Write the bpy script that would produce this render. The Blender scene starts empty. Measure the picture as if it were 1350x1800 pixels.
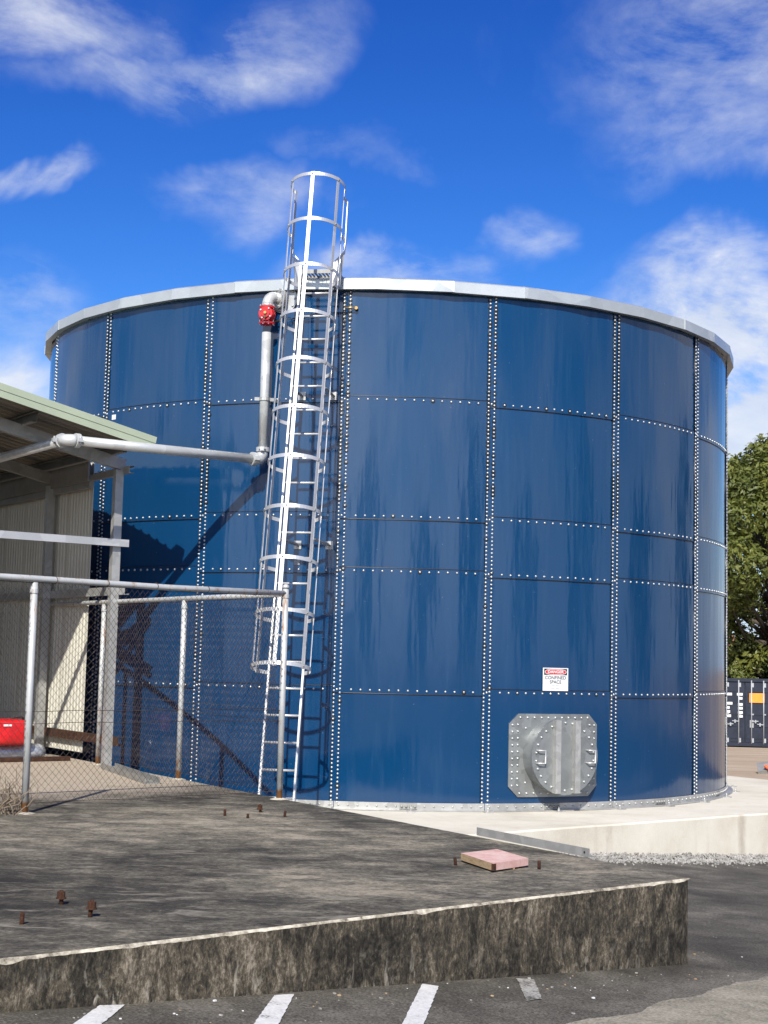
import bpy, math, random
from mathutils import Vector, Matrix, noise as mnoise
R_ = math.radians
S = bpy.context.scene
COL = S.collection
random.seed(7)

# ------------------------------------------------------------------ camera
EYE = 1.95
PITCH, ROLL = R_(5.643), R_(1.406)
cam = bpy.data.cameras.new('camera'); camo = bpy.data.objects.new('camera', cam); COL.objects.link(camo)
fwd = Vector((0, math.cos(PITCH), math.sin(PITCH))); upv = Vector((0, -math.sin(PITCH), math.cos(PITCH))); rgt = Vector((1, 0, 0))
r2 = rgt*math.cos(ROLL) + upv*math.sin(ROLL); u2 = -rgt*math.sin(ROLL) + upv*math.cos(ROLL)
mw = Matrix.Identity(4)
for i in range(3):
    mw[i][0], mw[i][1], mw[i][2] = r2[i], u2[i], -fwd[i]
mw[2][3] = EYE
camo.matrix_world = mw
cam.sensor_fit = 'VERTICAL'; cam.sensor_height = 24; cam.lens = 2618.5/1800*24
cam.clip_start = 0.1; cam.clip_end = 3000
S.camera = camo
S.render.resolution_x, S.render.resolution_y = 768, 1024
S.view_settings.view_transform = 'Standard'; S.view_settings.look = 'None'
S.view_settings.gamma = 1.0; S.view_settings.use_curve_mapping = False
S.view_settings.exposure = 0.62

# ------------------------------------------------------------------ node helper
class NT:
    def __init__(s, tree): s.t = tree
    def n(s, typ, ins=None, **props):
        nd = s.t.nodes.new(typ)
        for k, v in props.items(): setattr(nd, k, v)
        for k, v in (ins or {}).items():
            sock = nd.inputs[k]
            if hasattr(v, 'is_output') and v.is_output: s.t.links.new(v, sock)
            elif isinstance(v, bpy.types.Node): s.t.links.new(v.outputs[0], sock)
            else: sock.default_value = v
        return nd
    def math(s, op, a, b=0.0, c=0.0, clamp=False):
        nd = s.n('ShaderNodeMath', {0: a, 1: b, 2: c}, operation=op); nd.use_clamp = clamp; return nd.outputs[0]
    def vm(s, op, a, b=(0, 0, 0), out=0):
        nd = s.n('ShaderNodeVectorMath', {0: a, 1: b}, operation=op); return nd.outputs[out]
    def mix(s, f, a, b, blend='MIX'):
        nd = s.t.nodes.new('ShaderNodeMix'); nd.data_type = 'RGBA'; nd.blend_type = blend; nd.clamp_factor = True
        for i, v in ((0, f), (6, a), (7, b)):
            if hasattr(v, 'is_output'): s.t.links.new(v, nd.inputs[i])
            else: nd.inputs[i].default_value = v if i == 0 else (tuple(v) + (1,) if len(v) == 3 else v)
        return nd.outputs[2]
    def ramp(s, f, stops, interp='LINEAR'):
        nd = s.n('ShaderNodeValToRGB', {0: f}); cr = nd.color_ramp; cr.interpolation = interp
        while len(cr.elements) < len(stops): cr.elements.new(0.5)
        for e, (p, c) in zip(cr.elements, stops):
            e.position = p; e.color = (c, c, c, 1) if not hasattr(c, '__len__') else tuple(c) + (1,)
        return nd.outputs[0]
    def noise(s, vec, scale, detail=5, rough=.55, dist=0.0, col=False):
        nd = s.n('ShaderNodeTexNoise', {'Vector': vec, 'Scale': scale, 'Detail': detail, 'Roughness': rough, 'Distortion': dist})
        return nd.outputs[1 if col else 0]
    def scale(s, vec, v): return s.vm('MULTIPLY', vec, v)

# ------------------------------------------------------------------ world: Nishita sky with broken cloud
SUN_AZ, SUN_EL = 7.0, 39.5      # light travels towards azimuth 7 deg (from +Y to +X)
W = bpy.data.worlds.new('World'); S.world = W; W.use_nodes = True
W.node_tree.nodes.clear(); w = NT(W.node_tree)
sky = w.n('ShaderNodeTexSky', sky_type='NISHITA'); sky.sun_disc = False
sky.sun_elevation = R_(SUN_EL); sky.sun_rotation = R_(180 + SUN_AZ)
sky.altitude = 0; sky.air_density = 1.0; sky.dust_density = 0.25; sky.ozone_density = 3.2
sks = w.n('ShaderNodeSeparateColor', {0: w.scale(sky.outputs[0], (.1, .1, .1))})
skb = w.math('MULTIPLY', w.math('POWER', sks.outputs[2], 1.25), 14.4)
skg = w.math('MINIMUM', w.math('MULTIPLY', w.math('POWER', sks.outputs[1], 1.75), 13.6), w.math('MULTIPLY', skb, .93))
skr = w.math('MINIMUM', w.math('MULTIPLY', w.math('POWER', sks.outputs[0], 2.3), 18.5), w.math('MULTIPLY', skg, .84))
dirv = w.n('ShaderNodeTexCoord').outputs['Generated']
sep = w.n('ShaderNodeSeparateXYZ', {0: dirv})
skyc = w.mix(w.ramp(sep.outputs[2], [(0.0, .75), (.20, 0)]), w.n('ShaderNodeCombineColor', {0: skr, 1: skg, 2: skb}).outputs[0], (5.2, 6.4, 8.4))
dz = w.math('MAXIMUM', sep.outputs[2], 0.0)
den = w.math('ADD', dz, 0.16)
comb = w.n('ShaderNodeCombineXYZ', {0: w.math('DIVIDE', sep.outputs[0], den), 1: w.math('DIVIDE', sep.outputs[1], den), 2: 0.0}).outputs[0]
nz1 = w.noise(w.vm('ADD', comb, (3.1, 1.7, .4)), 1.1, 9, .58, .25)
puff = w.noise(w.scale(dirv, (1, 1, 1.7)), 11, 9, .6, .35)
wisp = w.noise(w.vm('ADD', w.scale(dirv, (1, 1, 2.2)), (.3, 0, .2)), 6.5, 10, .62, .6)
glob = w.ramp(w.math('ADD', nz1, w.ramp(sep.outputs[2], [(.05, .23), (.42, 0)])), [(.51, 0), (.74, 1)])
glob = w.math('MULTIPLY', glob, w.ramp(sep.outputs[2], [(0.0, .35), (.12, 1)]))
# the part of the sky in the photograph has its own named clouds
warp = w.scale(w.vm('SUBTRACT', w.noise(dirv, 7, 5, .6, .4, True), (.5, .5, .5)), (.20, .05, .10))
dirw = w.vm('ADD', dirv, warp)
def ell(c, sx, sz, tilt=0.0):
    d = w.vm('SUBTRACT', dirw, c)
    if tilt:
        d = w.n('ShaderNodeVectorRotate', {'Vector': d, 'Center': (0, 0, 0), 'Axis': (0, 1, 0), 'Angle': tilt}).outputs[0]
    d = w.scale(d, (1/sx, 1.5, 1/sz))
    return w.math('SUBTRACT', 1.0, w.vm('LENGTH', d, out=1), clamp=True)
front = w.n('ShaderNodeMapRange', {0: ell((0, .95, .28), .85, .75), 1: 0.0, 2: 0.30, 3: 0.0, 4: 1.0}).outputs[0]
acc = None
for c, sx, sz, st, tl in (((-.125, .915, .380), .12, .028, .88, .16), ((-.225, .893, .400), .07, .028, .7, .1),
                          ((.205, .907, .398), .115, .07, .78, 0), ((.215, .919, .345), .085, .035, .55, 0),
                          ((.235, .955, .190), .115, .065, 2.0, 0), ((.245, .942, .243), .10, .035, 1.1, 0),
                          ((-.100, .949, .296), .055, .022, .55, .1), ((-.230, .929, .293), .035, .011, .85, .2),
                          ((.083, .956, .281), .034, .022, .75, 0), ((.0, .965, .250), .075, .022, .75, 0),
                          ((-.250, .956, .155), .08, .045, 1.5, 0), ((-.25, .949, .210), .07, .03, .6, 0),
                          ((-.055, .939, .330), .05, .012, .2, 0)):
    e = w.math('MULTIPLY', w.n('ShaderNodeMapRange', {0: ell(c, sx*1.25, sz*1.25, tl), 1: 0.0, 2: .75, 3: 0.0, 4: 1.0}, interpolation_type='SMOOTHSTEP').outputs[0], st)
    acc = e if acc is None else w.math('MAXIMUM', acc, e)
tex = w.math('MULTIPLY_ADD', puff, .45, w.math('MULTIPLY', wisp, .75))
loc = w.math('MULTIPLY', acc, w.ramp(tex, [(.51, 0), (.76, 1)]))
veil = w.math('MULTIPLY', acc, .06)
loc = w.math('ADD', loc, veil, clamp=True)
cl = w.math('ADD', w.math('MULTIPLY', glob, w.math('SUBTRACT', 1.0, front)), w.math('MULTIPLY', loc, front), clamp=True)
sund = (-math.sin(R_(SUN_AZ))*math.cos(R_(SUN_EL)), -math.cos(R_(SUN_AZ))*math.cos(R_(SUN_EL)), math.sin(R_(SUN_EL)))
fwdsc = w.math('MULTIPLY_ADD', w.math('POWER', w.math('MAXIMUM', w.vm('DOT_PRODUCT', dirv, sund, out=1), 0.0), 3.0), 2.8, 1.0)
shade = w.vm('MULTIPLY', w.ramp(puff, [(.35, (5.4, 6.1, 7.5)), (.65, (8.0, 8.2, 8.6))]), w.n('ShaderNodeCombineXYZ', {0: fwdsc, 1: fwdsc, 2: fwdsc}).outputs[0])
final = w.mix(w.math('MULTIPLY', cl, .88), skyc, shade)
bg = w.n('ShaderNodeBackground', {0: final, 1: 0.0747})
wo = w.n('ShaderNodeOutputWorld', {0: bg.outputs[0]})

# ------------------------------------------------------------------ sun
sd = bpy.data.lights.new('sun', 'SUN'); sd.energy = 5.0; sd.angle = R_(.53); sd.color = (1.0, .945, .85)
so = bpy.data.objects.new('sun', sd); COL.objects.link(so)
ld = Vector((math.sin(R_(SUN_AZ))*math.cos(R_(SUN_EL)), math.cos(R_(SUN_AZ))*math.cos(R_(SUN_EL)), -math.sin(R_(SUN_EL))))
so.rotation_euler = ld.to_track_quat('-Z', 'Y').to_euler(); so.location = (-5, -20, 30)

# ------------------------------------------------------------------ materials
MATS = {}
def newmat(name):
    m = bpy.data.materials.new(name); m.use_nodes = True; m.node_tree.nodes.clear()
    MATS[name] = m; return m, NT(m.node_tree)
ALB = .75
def finish(m, t, bsdf):
    if bsdf.type == 'BSDF_PRINCIPLED' and bsdf.inputs['Base Color'].links:
        src = bsdf.inputs['Base Color'].links[0].from_socket
        m.node_tree.links.new(t.mix(1.0, src, (ALB, ALB, ALB), 'MULTIPLY'), bsdf.inputs['Base Color'])
    t.n('ShaderNodeOutputMaterial', {0: bsdf.outputs[0]}); return m
def obco(t): return t.n('ShaderNodeTexCoord').outputs['Object']
def wco(t): return t.n('ShaderNodeNewGeometry').outputs['Position']
def simple(name, col, rough=.5, metal=0.0, var=.12, vscale=6, bump=0.0, bscale=60, spec=.5, rvar=.1):
    m, t = newmat(name); p = wco(t)
    nz = t.noise(p, vscale, 6, .6)
    f = t.ramp(nz, [(.3, 0), (.7, 1)])
    c = t.mix(f, [max(0, x*(1-var)) for x in col], [min(1, x*(1+var)) for x in col])
    ins = {'Base Color': c, 'Roughness': t.math('MULTIPLY_ADD', f, rvar, rough-rvar/2, clamp=True), 'Metallic': metal, 'Specular IOR Level': spec}
    if bump:
        ins['Normal'] = t.n('ShaderNodeBump', {'Strength': bump, 'Distance': .01, 'Height': t.noise(p, bscale, 6)}).outputs[0]
    return finish(m, t, t.n('ShaderNodeBsdfPrincipled', ins))

def m_tank():
    m, t = newmat('blue_enamel'); p = wco(t)
    info = t.n('ShaderNodeObjectInfo')
    big = t.noise(t.scale(p, (1, 1, .35)), 1.2, 4, .5)
    c = t.mix(big, (.0028, .042, .124), (.0040, .051, .145))
    c = t.mix(t.math('MULTIPLY', info.outputs['Random'], .35), c, (.0028, .039, .115))
    # chalky run marks and scuffs on the enamel
    run = t.ramp(t.noise(t.scale(p, (9, 9, .55)), 1.0, 5, .6), [(.55, 0), (.8, 1)])
    c = t.mix(t.math('MULTIPLY', run, .10), c, (.10, .19, .32))
    spk = t.ramp(t.noise(p, 34, 3, .5), [(.735, 0), (.76, 1)])
    c = t.mix(t.math('MULTIPLY', spk, .25), c, (.35, .42, .48))
    rough = t.math('MULTIPLY_ADD', run, .12, t.math('MULTIPLY_ADD', big, .04, .075))
    wav = t.math('ADD', t.noise(t.scale(p, (1, 1, .12)), 3.0, 3, .5), t.math('MULTIPLY', t.noise(t.scale(p, (1, 1, .3)), 9.0, 2, .5), .10))
    b = t.n('ShaderNodeBump', {'Strength': .32, 'Distance': .035, 'Height': wav}).outputs[0]
    fine = t.n('ShaderNodeBump', {'Strength': .06, 'Distance': .0006, 'Height': t.noise(p, 260, 2), 'Normal': b}).outputs[0]
    finish(m, t, t.n('ShaderNodeBsdfPrincipled', {'Base Color': c, 'Roughness': rough, 'Normal': fine, 'IOR': 1.55, 'Specular IOR Level': .5}))
m_tank()

def m_slab(name, face):
    m, t = newmat(name); p = wco(t)
    if face:      # the vertical face: mould running down over grey concrete
        st = t.noise(t.scale(p, (17, 17, 8)), 1.0, 10, .76, .5)
        blot = t.noise(p, 1.7, 5, .6); fine = t.noise(t.scale(p, (1, 1, .6)), 62, 6, .8)
        f = t.math('ADD', t.math('MULTIPLY', st, .58), t.math('ADD', t.math('MULTIPLY', blot, .42), t.math('MULTIPLY', fine, .45)))
        c = t.ramp(f, [(.62, (.012, .011, .009)), (.70, (.046, .040, .030)), (.77, (.115, .097, .070)), (.87, (.34, .295, .225))])
        pale = t.ramp(t.noise(t.scale(p, (16, 16, 6)), 1.0, 5, .6, .6), [(.56, 0), (.64, 1)])
        sepz = t.n('ShaderNodeSeparateXYZ', {0: p}).outputs[2]
        low = t.ramp(t.noise(p, 2.1, 3), [(.42, 0), (.6, 1)])
        hgt = t.math('ADD', t.vm('DOT_PRODUCT', p, (.057, .033, 1.0), out=1), -.519)
        lowz = t.n('ShaderNodeMapRange', {0: hgt, 1: .22, 2: .03, 3: 0.0, 4: 1.0}).outputs[0]
        c = t.mix(t.math('MULTIPLY', t.math('MULTIPLY', pale, lowz), t.math('MULTIPLY', low, .85)), c, (.40, .37, .31))
        h = t.math('ADD', t.math('MULTIPLY', st, .8), t.math('MULTIPLY', fine, .5)); bs, bd = .9, .022
    else:
        q = t.scale(p, (1.6, 2.4, 1))
        st = t.noise(q, 1.5, 12, .76, .35); blot = t.noise(p, .55, 4, .55); fine = t.noise(t.scale(p, (1, 1.3, 1)), 26, 8, .82)
        f = t.math('ADD', t.math('MULTIPLY', st, .58), t.math('ADD', t.math('MULTIPLY', blot, .36), t.math('MULTIPLY', fine, .46)))
        c = t.ramp(f, [(.58, (.028, .026, .022)), (.66, (.070, .065, .053)), (.73, (.165, .150, .117)), (.82, (.40, .355, .27))])
        scr = t.ramp(t.noise(t.vm('ADD', t.scale(p, (1.2, 3.0, 1)), (4, 9, 0)), 2.2, 8, .7, .8), [(.56, 0), (.66, 1)])
        c = t.mix(t.math('MULTIPLY', scr, .75), c, (.33, .305, .25))
        # swept, cleaner concrete by the shed
        d = t.vm('LENGTH', t.vm('SUBTRACT', p, (-4.6, 16.6, .62)), out=1)
        cl = t.ramp(t.math('ADD', t.math('MULTIPLY', d, .2), t.math('MULTIPLY', t.noise(p, 2.3, 5, .6), .42)), [(.72, 1), (.96, 0)])
        cln = t.mix(t.noise(p, 5, 6, .65), (.36, .30, .225), (.58, .50, .40))
        c = t.mix(cl, c, cln)
        h = t.math('ADD', t.math('MULTIPLY', st, .35), fine); bs, bd = .75, .014
    b = t.n('ShaderNodeBump', {'Strength': bs, 'Distance': bd, 'Height': h}).outputs[0]
    finish(m, t, t.n('ShaderNodeBsdfPrincipled', {'Base Color': c, 'Roughness': .9, 'Normal': b, 'Specular IOR Level': .25}))
m_slab('weathered_concrete_top', False); m_slab('weathered_concrete_face', True)

def m_noisy(name, stops, scale, fine=40, detail=8, bump=.6, bd=.01, rough=.9, squash=(1, 1, 1), fw=.35):
    m, t = newmat(name); p = wco(t)
    a = t.noise(t.scale(p, squash), scale, detail, .62, .3); b_ = t.noise(p, fine, 5, .7)
    f = t.math('ADD', t.math('MULTIPLY', a, 1-fw), t.math('MULTIPLY', b_, fw))
    c = t.ramp(f, stops)
    b = t.n('ShaderNodeBump', {'Strength': bump, 'Distance': bd, 'Height': b_}).outputs[0]
    return finish(m, t, t.n('ShaderNodeBsdfPrincipled', {'Base Color': c, 'Roughness': rough, 'Normal': b, 'Specular IOR Level': .3}))
m_noisy('worn_lit_edge_concrete', [(.36, (.08, .072, .056)), (.46, (.36, .325, .255)), (.58, (.66, .61, .50))], 5, 24, fw=.5)  # worn arris tone, with light caught on the edge put into the colour
m_noisy('asphalt', [(.40, (.036, .032, .025)), (.50, (.092, .084, .067)), (.60, (.22, .203, .168))], 1.4, 70, bump=.9, bd=.006, rough=.85, fw=.55)
m_noisy('pale_path_concrete', [(.36, (.13, .12, .09)), (.5, (.34, .31, .24)), (.64, (.55, .51, .41))], 2.4, 55, bump=1.0, bd=.01, fw=.6)
def m_terrain():
    m, t = newmat('terrain'); p = wco(t)
    e = t.ramp(t.math('ADD', t.math('MULTIPLY', t.noise(t.scale(p, (1, 3, 1)), .35, 8, .62, .3), .65), t.math('MULTIPLY', t.noise(p, 14, 5, .7), .35)), [(.3, (.34, .26, .175)), (.5, (.47, .37, .265)), (.7, (.60, .50, .38))])
    g = t.ramp(t.noise(p, .8, 8, .65), [(.35, (.022, .034, .012)), (.6, (.055, .072, .024)), (.75, (.10, .095, .045))])
    d = t.vm('LENGTH', t.scale(t.vm('SUBTRACT', p, (16, 50, 0)), (1/26, 1/24, 0)), out=1)
    f = t.ramp(t.math('MULTIPLY_ADD', t.noise(p, .25, 5, .6), .4, d), [(1.05, 0), (1.25, 1)])
    b = t.n('ShaderNodeBump', {'Strength': .7, 'Distance': .03, 'Height': t.noise(p, 14, 5, .7)}).outputs[0]
    finish(m, t, t.n('ShaderNodeBsdfPrincipled', {'Base Color': t.mix(f, e, g), 'Roughness': .95, 'Normal': b, 'Specular IOR Level': .15}))
m_terrain()
m_noisy('bare_earth', [(.3, (.36, .28, .19)), (.5, (.50, .40, .29)), (.7, (.62, .52, .40))], .35, 14, bump=.7, bd=.03, squash=(1, 3, 1))
m_noisy('road_paint', [(.37, (.16, .155, .15)), (.43, (.62, .62, .60)), (.6, (.80, .80, .78))], 9, 60, bump=.5, bd=.003, fw=.55)
m_noisy('worn_road_paint', [(.42, (.07, .068, .06)), (.50, (.33, .32, .29)), (.62, (.55, .54, .50))], 9, 60, bump=.5, bd=.003, fw=.55)
m_noisy('gravel_stone', [(.3, (.13, .12, .11)), (.5, (.33, .32, .30)), (.7, (.58, .56, .53))], 9, 30, bump=.4)
m_noisy('red_board', [(.35, (.52, .27, .23)), (.5, (.66, .42, .38)), (.66, (.78, .60, .55))], 5, 40, bump=.4, bd=.003)
m_noisy('timber_edge', [(.35, (.26, .17, .09)), (.5, (.42, .30, .17)), (.66, (.5, .38, .24))], 12, 60, bump=.4, bd=.003, squash=(1, 1, 6))
m_noisy('rust', [(.35, (.020, .010, .007)), (.5, (.050, .020, .011)), (.66, (.12, .05, .022))], 22, 90, bump=.6, bd=.004)
m_noisy('bark', [(.3, (.05, .04, .032)), (.5, (.10, .082, .066)), (.7, (.17, .145, .12))], 3, 20, bump=.8, bd=.03, squash=(1, 1, .2))

def m_pad():
    m, t = newmat('new_pale_concrete'); p = wco(t)
    a = t.noise(p, 1.3, 8, .62); b_ = t.noise(p, 55, 5, .65)
    c = t.ramp(t.math('ADD', t.math('MULTIPLY', a, .75), t.math('MULTIPLY', b_, .25)), [(.32, (.57, .53, .43)), (.5, (.71, .67, .57)), (.68, (.79, .755, .66))])
    tan = t.ramp(t.noise(t.scale(p, (.5, 1.6, 1)), 1.1, 5, .6), [(.56, 0), (.72, 1)])
    c = t.mix(t.math('MULTIPLY', tan, .30), c, (.50, .40, .28))
    # brown drip runs on the front face
    for x0, y0, wd in ((2.62, 16.78, .07), (4.44, 18.24, .085)):
        d = t.vm('LENGTH', t.scale(t.vm('SUBTRACT', p, (x0, y0, 0)), (1, 1, 0)), out=1)
        wob = t.math('MULTIPLY_ADD', t.noise(t.scale(p, (6, 6, 2.2)), 3, 5, .6), .09, d)
        f = t.ramp(wob, [(wd*.7, 1), (wd*1.75, 0)])
        c = t.mix(t.math('MULTIPLY', f, .55), c, (.25, .18, .11))
    run = t.ramp(t.noise(t.scale(p, (5, 5, .5)), 1.3, 4, .6), [(.57, 0), (.74, 1)])
    c = t.mix(t.math('MULTIPLY', run, .22), c, (.40, .31, .20))
    b = t.n('ShaderNodeBump', {'Strength': .35, 'Distance': .006, 'Height': b_}).outputs[0]
    finish(m, t, t.n('ShaderNodeBsdfPrincipled', {'Base Color': c, 'Roughness': .82, 'Normal': b, 'Specular IOR Level': .3}))
m_pad()

def m_galv(name, col, metal=.55, rough=.42, spangle=14):
    m, t = newmat(name); p = wco(t)
    v = t.n('ShaderNodeTexVoronoi', {'Vector': t.vm('ADD', p, t.scale(t.noise(p, 9, 3, col=True), (.05, .05, .05))), 'Scale': spangle}).outputs['Color']
    vs = t.n('ShaderNodeSeparateXYZ', {0: v}).outputs[0]
    nz = t.noise(p, 3.2, 6, .65)
    f = t.math('ADD', t.math('MULTIPLY', vs, .4), t.math('MULTIPLY', nz, .6))
    c = t.mix(f, [x*.68 for x in col], [min(1, x*1.22) for x in col])
    fin = t.n('ShaderNodeBsdfPrincipled', {'Base Color': c, 'Metallic': metal, 'Roughness': t.math('MULTIPLY_ADD', f, .22, rough-.1)})
    return finish(m, t, fin)
m_galv('galvanised', (.56, .56, .54)); m_galv('galvanised_plate', (.36, .38, .38), .6, .36, 9)
m_galv('bright_alloy', (.66, .67, .68), .45, .40, 4); m_galv('rim_metal', (.62, .66, .66), .45, .34, 2)
m_galv('dull_galvanised', (.36, .36, .34), .35, .55, 9)
m_galv('pipe_metal', (.62, .64, .64), .3, .36, 7)
simple('bolt_cap', (.60, .62, .62), .30, .55, .12, 40)
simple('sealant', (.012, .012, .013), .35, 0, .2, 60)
simple('valve_red', (.55, .012, .012), .22, 0, .15, 20)
simple('brass', (.55, .35, .12), .35, .8)
simple('black_rubber', (.02, .02, .022), .5)
simple('sign_white', (.80, .81, .82), .4, 0, .03)
simple('sign_red', (.62, .03, .03), .4, 0, .05)
simple('sign_black', (.02, .02, .022), .45)
simple('sign_grey', (.35, .36, .37), .5)
simple('sage_paint', (.40, .46, .34), .45, 0, .06, 2)
simple('cladding_paint', (.60, .585, .50), .5, 0, .07, 1.5)
simple('roof_underside', (.20, .18, .15), .5, .1, .12, 1.5)
simple('red_plastic', (.62, .012, .016), .4, 0, .25, 8, .4, 14)
simple('black_cloth', (.02, .02, .02), .8)
simple('foil_wrap', (.62, .66, .72), .28, .6, .25, 9, .9, 12)
simple('container_navy', (.010, .016, .034), .42, 0, .25, 3)
simple('container_grey', (.42, .44, .46), .45, .2, .15, 5)
simple('placard_orange', (.85, .33, .03), .5, 0, .1)
simple('orange_paint', (.80, .16, .05), .7, 0, .3, 20)
simple('white_wall', (.72, .71, .68), .7, 0, .08, 1)
simple('tile_roof', (.30, .12, .08), .8, 0, .2, 4)
simple('dark_glass', (.02, .025, .03), .08)
simple('dead_stem', (.22, .17, .12), .9, 0, .3, 12)
simple('tank_roof_metal', (.5, .52, .53), .45, .5)
def m_wire():
    m, t = newmat('rusty_wire'); p = wco(t)
    f = t.ramp(t.noise(p, 7, 5, .6), [(.4, 0), (.6, 1)])
    c = t.mix(f, (.045, .022, .014), (.085, .065, .055))
    finish(m, t, t.n('ShaderNodeBsdfPrincipled', {'Base Color': c, 'Roughness': .75, 'Metallic': .2}))
m_wire()
def m_post():
    m, t = newmat('rusting_post'); p = wco(t)
    z = t.n('ShaderNodeSeparateXYZ', {0: p}).outputs[2]
    nz = t.noise(t.scale(p, (14, 14, 2.2)), 1.6, 6, .65)
    rustf = t.ramp(nz, [(.56, 0), (.64, 1)])
    low = t.n('ShaderNodeMapRange', {0: z, 1: .84, 2: .64, 3: 0.0, 4: 1.0}).outputs[0]
    f = t.math('MAXIMUM', t.math('MULTIPLY', rustf, .8), t.ramp(t.math('ADD', low, t.math('MULTIPLY', nz, .6)), [(.85, 0), (1.0, 1)]))
    c = t.mix(f, t.mix(t.noise(p, 9, 5), (.42, .44, .44), (.66, .68, .68)), t.mix(t.noise(p, 30, 4), (.20, .07, .02), (.42, .20, .07)))
    finish(m, t, t.n('ShaderNodeBsdfPrincipled', {'Base Color': c, 'Roughness': .6, 'Metallic': t.math('MULTIPLY_ADD', f, -.3, .3)}))
m_post()
def m_leaf(name, a, b):
    m, t = newmat(name); p = wco(t)
    f = t.noise(p, .9, 4, .6)
    g = t.n('ShaderNodeNewGeometry')
    f2 = t.math('ADD', t.math('MULTIPLY', f, .65), t.math('MULTIPLY', t.noise(p, 11, 2), .35))
    c = t.mix(t.ramp(f2, [(.38, 0), (.64, 1)]), [k*.8 for k in a], [k*.8 for k in b])
    bs = t.n('ShaderNodeBsdfPrincipled', {'Base Color': c, 'Roughness': .5, 'Specular IOR Level': .4})
    tr = t.n('ShaderNodeBsdfTranslucent', {'Color': t.mix(.5, c, (.16, .20, .02))})
    mx = t.n('ShaderNodeMixShader', {0: .28, 1: bs.outputs[0], 2: tr.outputs[0]})
    finish(m, t, mx)
m_leaf('leaf_green', (.060, .085, .016), (.23, .24, .050)); m_leaf('leaf_dark', (.022, .040, .012), (.06, .085, .022))

# ------------------------------------------------------------------ mesh builder
class MB:
    def __init__(s): s.v = []; s.f = []; s.m = []; s.sm = []
    def add(s, vs, fs, mi=0, smooth=False):
        o = len(s.v); s.v += [tuple(x) for x in vs]
        for f in fs: s.f.append(tuple(i+o for i in f)); s.m.append(mi); s.sm.append(smooth)
    def obox(s, c, ax, ay, az, mi=0):
        c, ax, ay, az = map(Vector, (c, ax, ay, az))
        vs = [c + ax*i + ay*j + az*k for i in (-1, 1) for j in (-1, 1) for k in (-1, 1)]
        fs = [(0, 1, 3, 2), (4, 6, 7, 5), (0, 4, 5, 1), (2, 3, 7, 6), (0, 2, 6, 4), (1, 5, 7, 3)]
        if ax.cross(ay).dot(az) < 0: fs = [f[::-1] for f in fs]
        s.add(vs, fs, mi)
    def box(s, lo, hi, mi=0):
        c = [(a+b)/2 for a, b in zip(lo, hi)]; h = [(b-a)/2 for a, b in zip(lo, hi)]
        s.obox(c, (h[0], 0, 0), (0, h[1], 0), (0, 0, h[2]), mi)
    def bar(s, p, q, w, h, up=(0, 0, 1), mi=0):
        p, q = Vector(p), Vector(q); d = q-p; x = d.normalized(); up = Vector(up)
        y = up.cross(x).normalized(); z = x.cross(y)
        s.obox((p+q)/2, d/2, y*(w/2), z*(h/2), mi)
    def tube(s, pts, r, n=8, mi=0, cap=True, smooth=True, closed=False):
        pts = [Vector(p) for p in pts]; m = len(pts)
        rr = r if hasattr(r, '__len__') else [r]*m
        vs = []; prev = None
        for i, p in enumerate(pts):
            if closed: t = pts[(i+1) % m]-pts[i-1]
            else: t = pts[min(i+1, m-1)]-pts[max(i-1, 0)]
            t.normalize()
            if prev is None:
                a = Vector((0, 0, 1)) if abs(t.z) < .9 else Vector((1, 0, 0)); x = t.cross(a).normalized()
            else: x = (prev - t*prev.dot(t)).normalized()
            prev = x; y = t.cross(x)
            vs += [p + (x*math.cos(k*2*math.pi/n) + y*math.sin(k*2*math.pi/n))*rr[i] for k in range(n)]
        fs = []
        for i in range(m if closed else m-1):
            for k in range(n):
                a = i*n+k; b = i*n+(k+1) % n; c = ((i+1) % m)*n+(k+1) % n; d = ((i+1) % m)*n+k
                fs.append((a, b, c, d))
        s.add(vs, fs, mi, smooth)
        if cap and not closed:
            o = len(s.v)-len(vs)
            s.f += [tuple(range(o+n-1, o-1, -1)), tuple(range(o+(m-1)*n, o+m*n))]; s.m += [mi]*2; s.sm += [False]*2
    def sweep(s, prof, path, ups, mi=0, closed_prof=True, cap=True):
        # prof: list of (a, b) in (side, up); path points; ups = (side, up) frames
        n = len(prof); vs = []
        for p, (sx, uy) in zip(path, ups): vs += [Vector(p)+Vector(sx)*a+Vector(uy)*b for a, b in prof]
        fs = []
        for i in range(len(path)-1):
            for k in range(n if closed_prof else n-1):
                fs.append((i*n+k, i*n+(k+1) % n, (i+1)*n+(k+1) % n, (i+1)*n+k))
        s.add(vs, fs, mi)
        if cap and closed_prof:
            o = len(s.v)-len(vs); s.f += [tuple(range(o+n-1, o-1, -1)), tuple(range(o+(len(path)-1)*n, o+len(path)*n))]; s.m += [mi]*2; s.sm += [False]*2
    def disc(s, c, n, r, th, seg=32, mi=0):
        c, n = Vector(c), Vector(n).normalized(); s.tube([c, c+n*th], r, seg, mi, True, False)
    def mesh(s, name, mats):
        me = bpy.data.meshes.new(name); me.from_pydata(s.v, [], s.f)
        for m in (mats if isinstance(mats, (list, tuple)) else [mats]): me.materials.append(MATS[m])
        me.polygons.foreach_set('material_index', s.m); me.polygons.foreach_set('use_smooth', s.sm); me.update()
        return me
    def build(s, name, mats, parent=None, world=True, **props):
        if parent is not None and world:
            b = parent['_base']; s.v = [(x-b[0], y-b[1], z-b[2]) for x, y, z in s.v]
        return link(name, s.mesh(name, mats), parent, **props)
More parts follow.
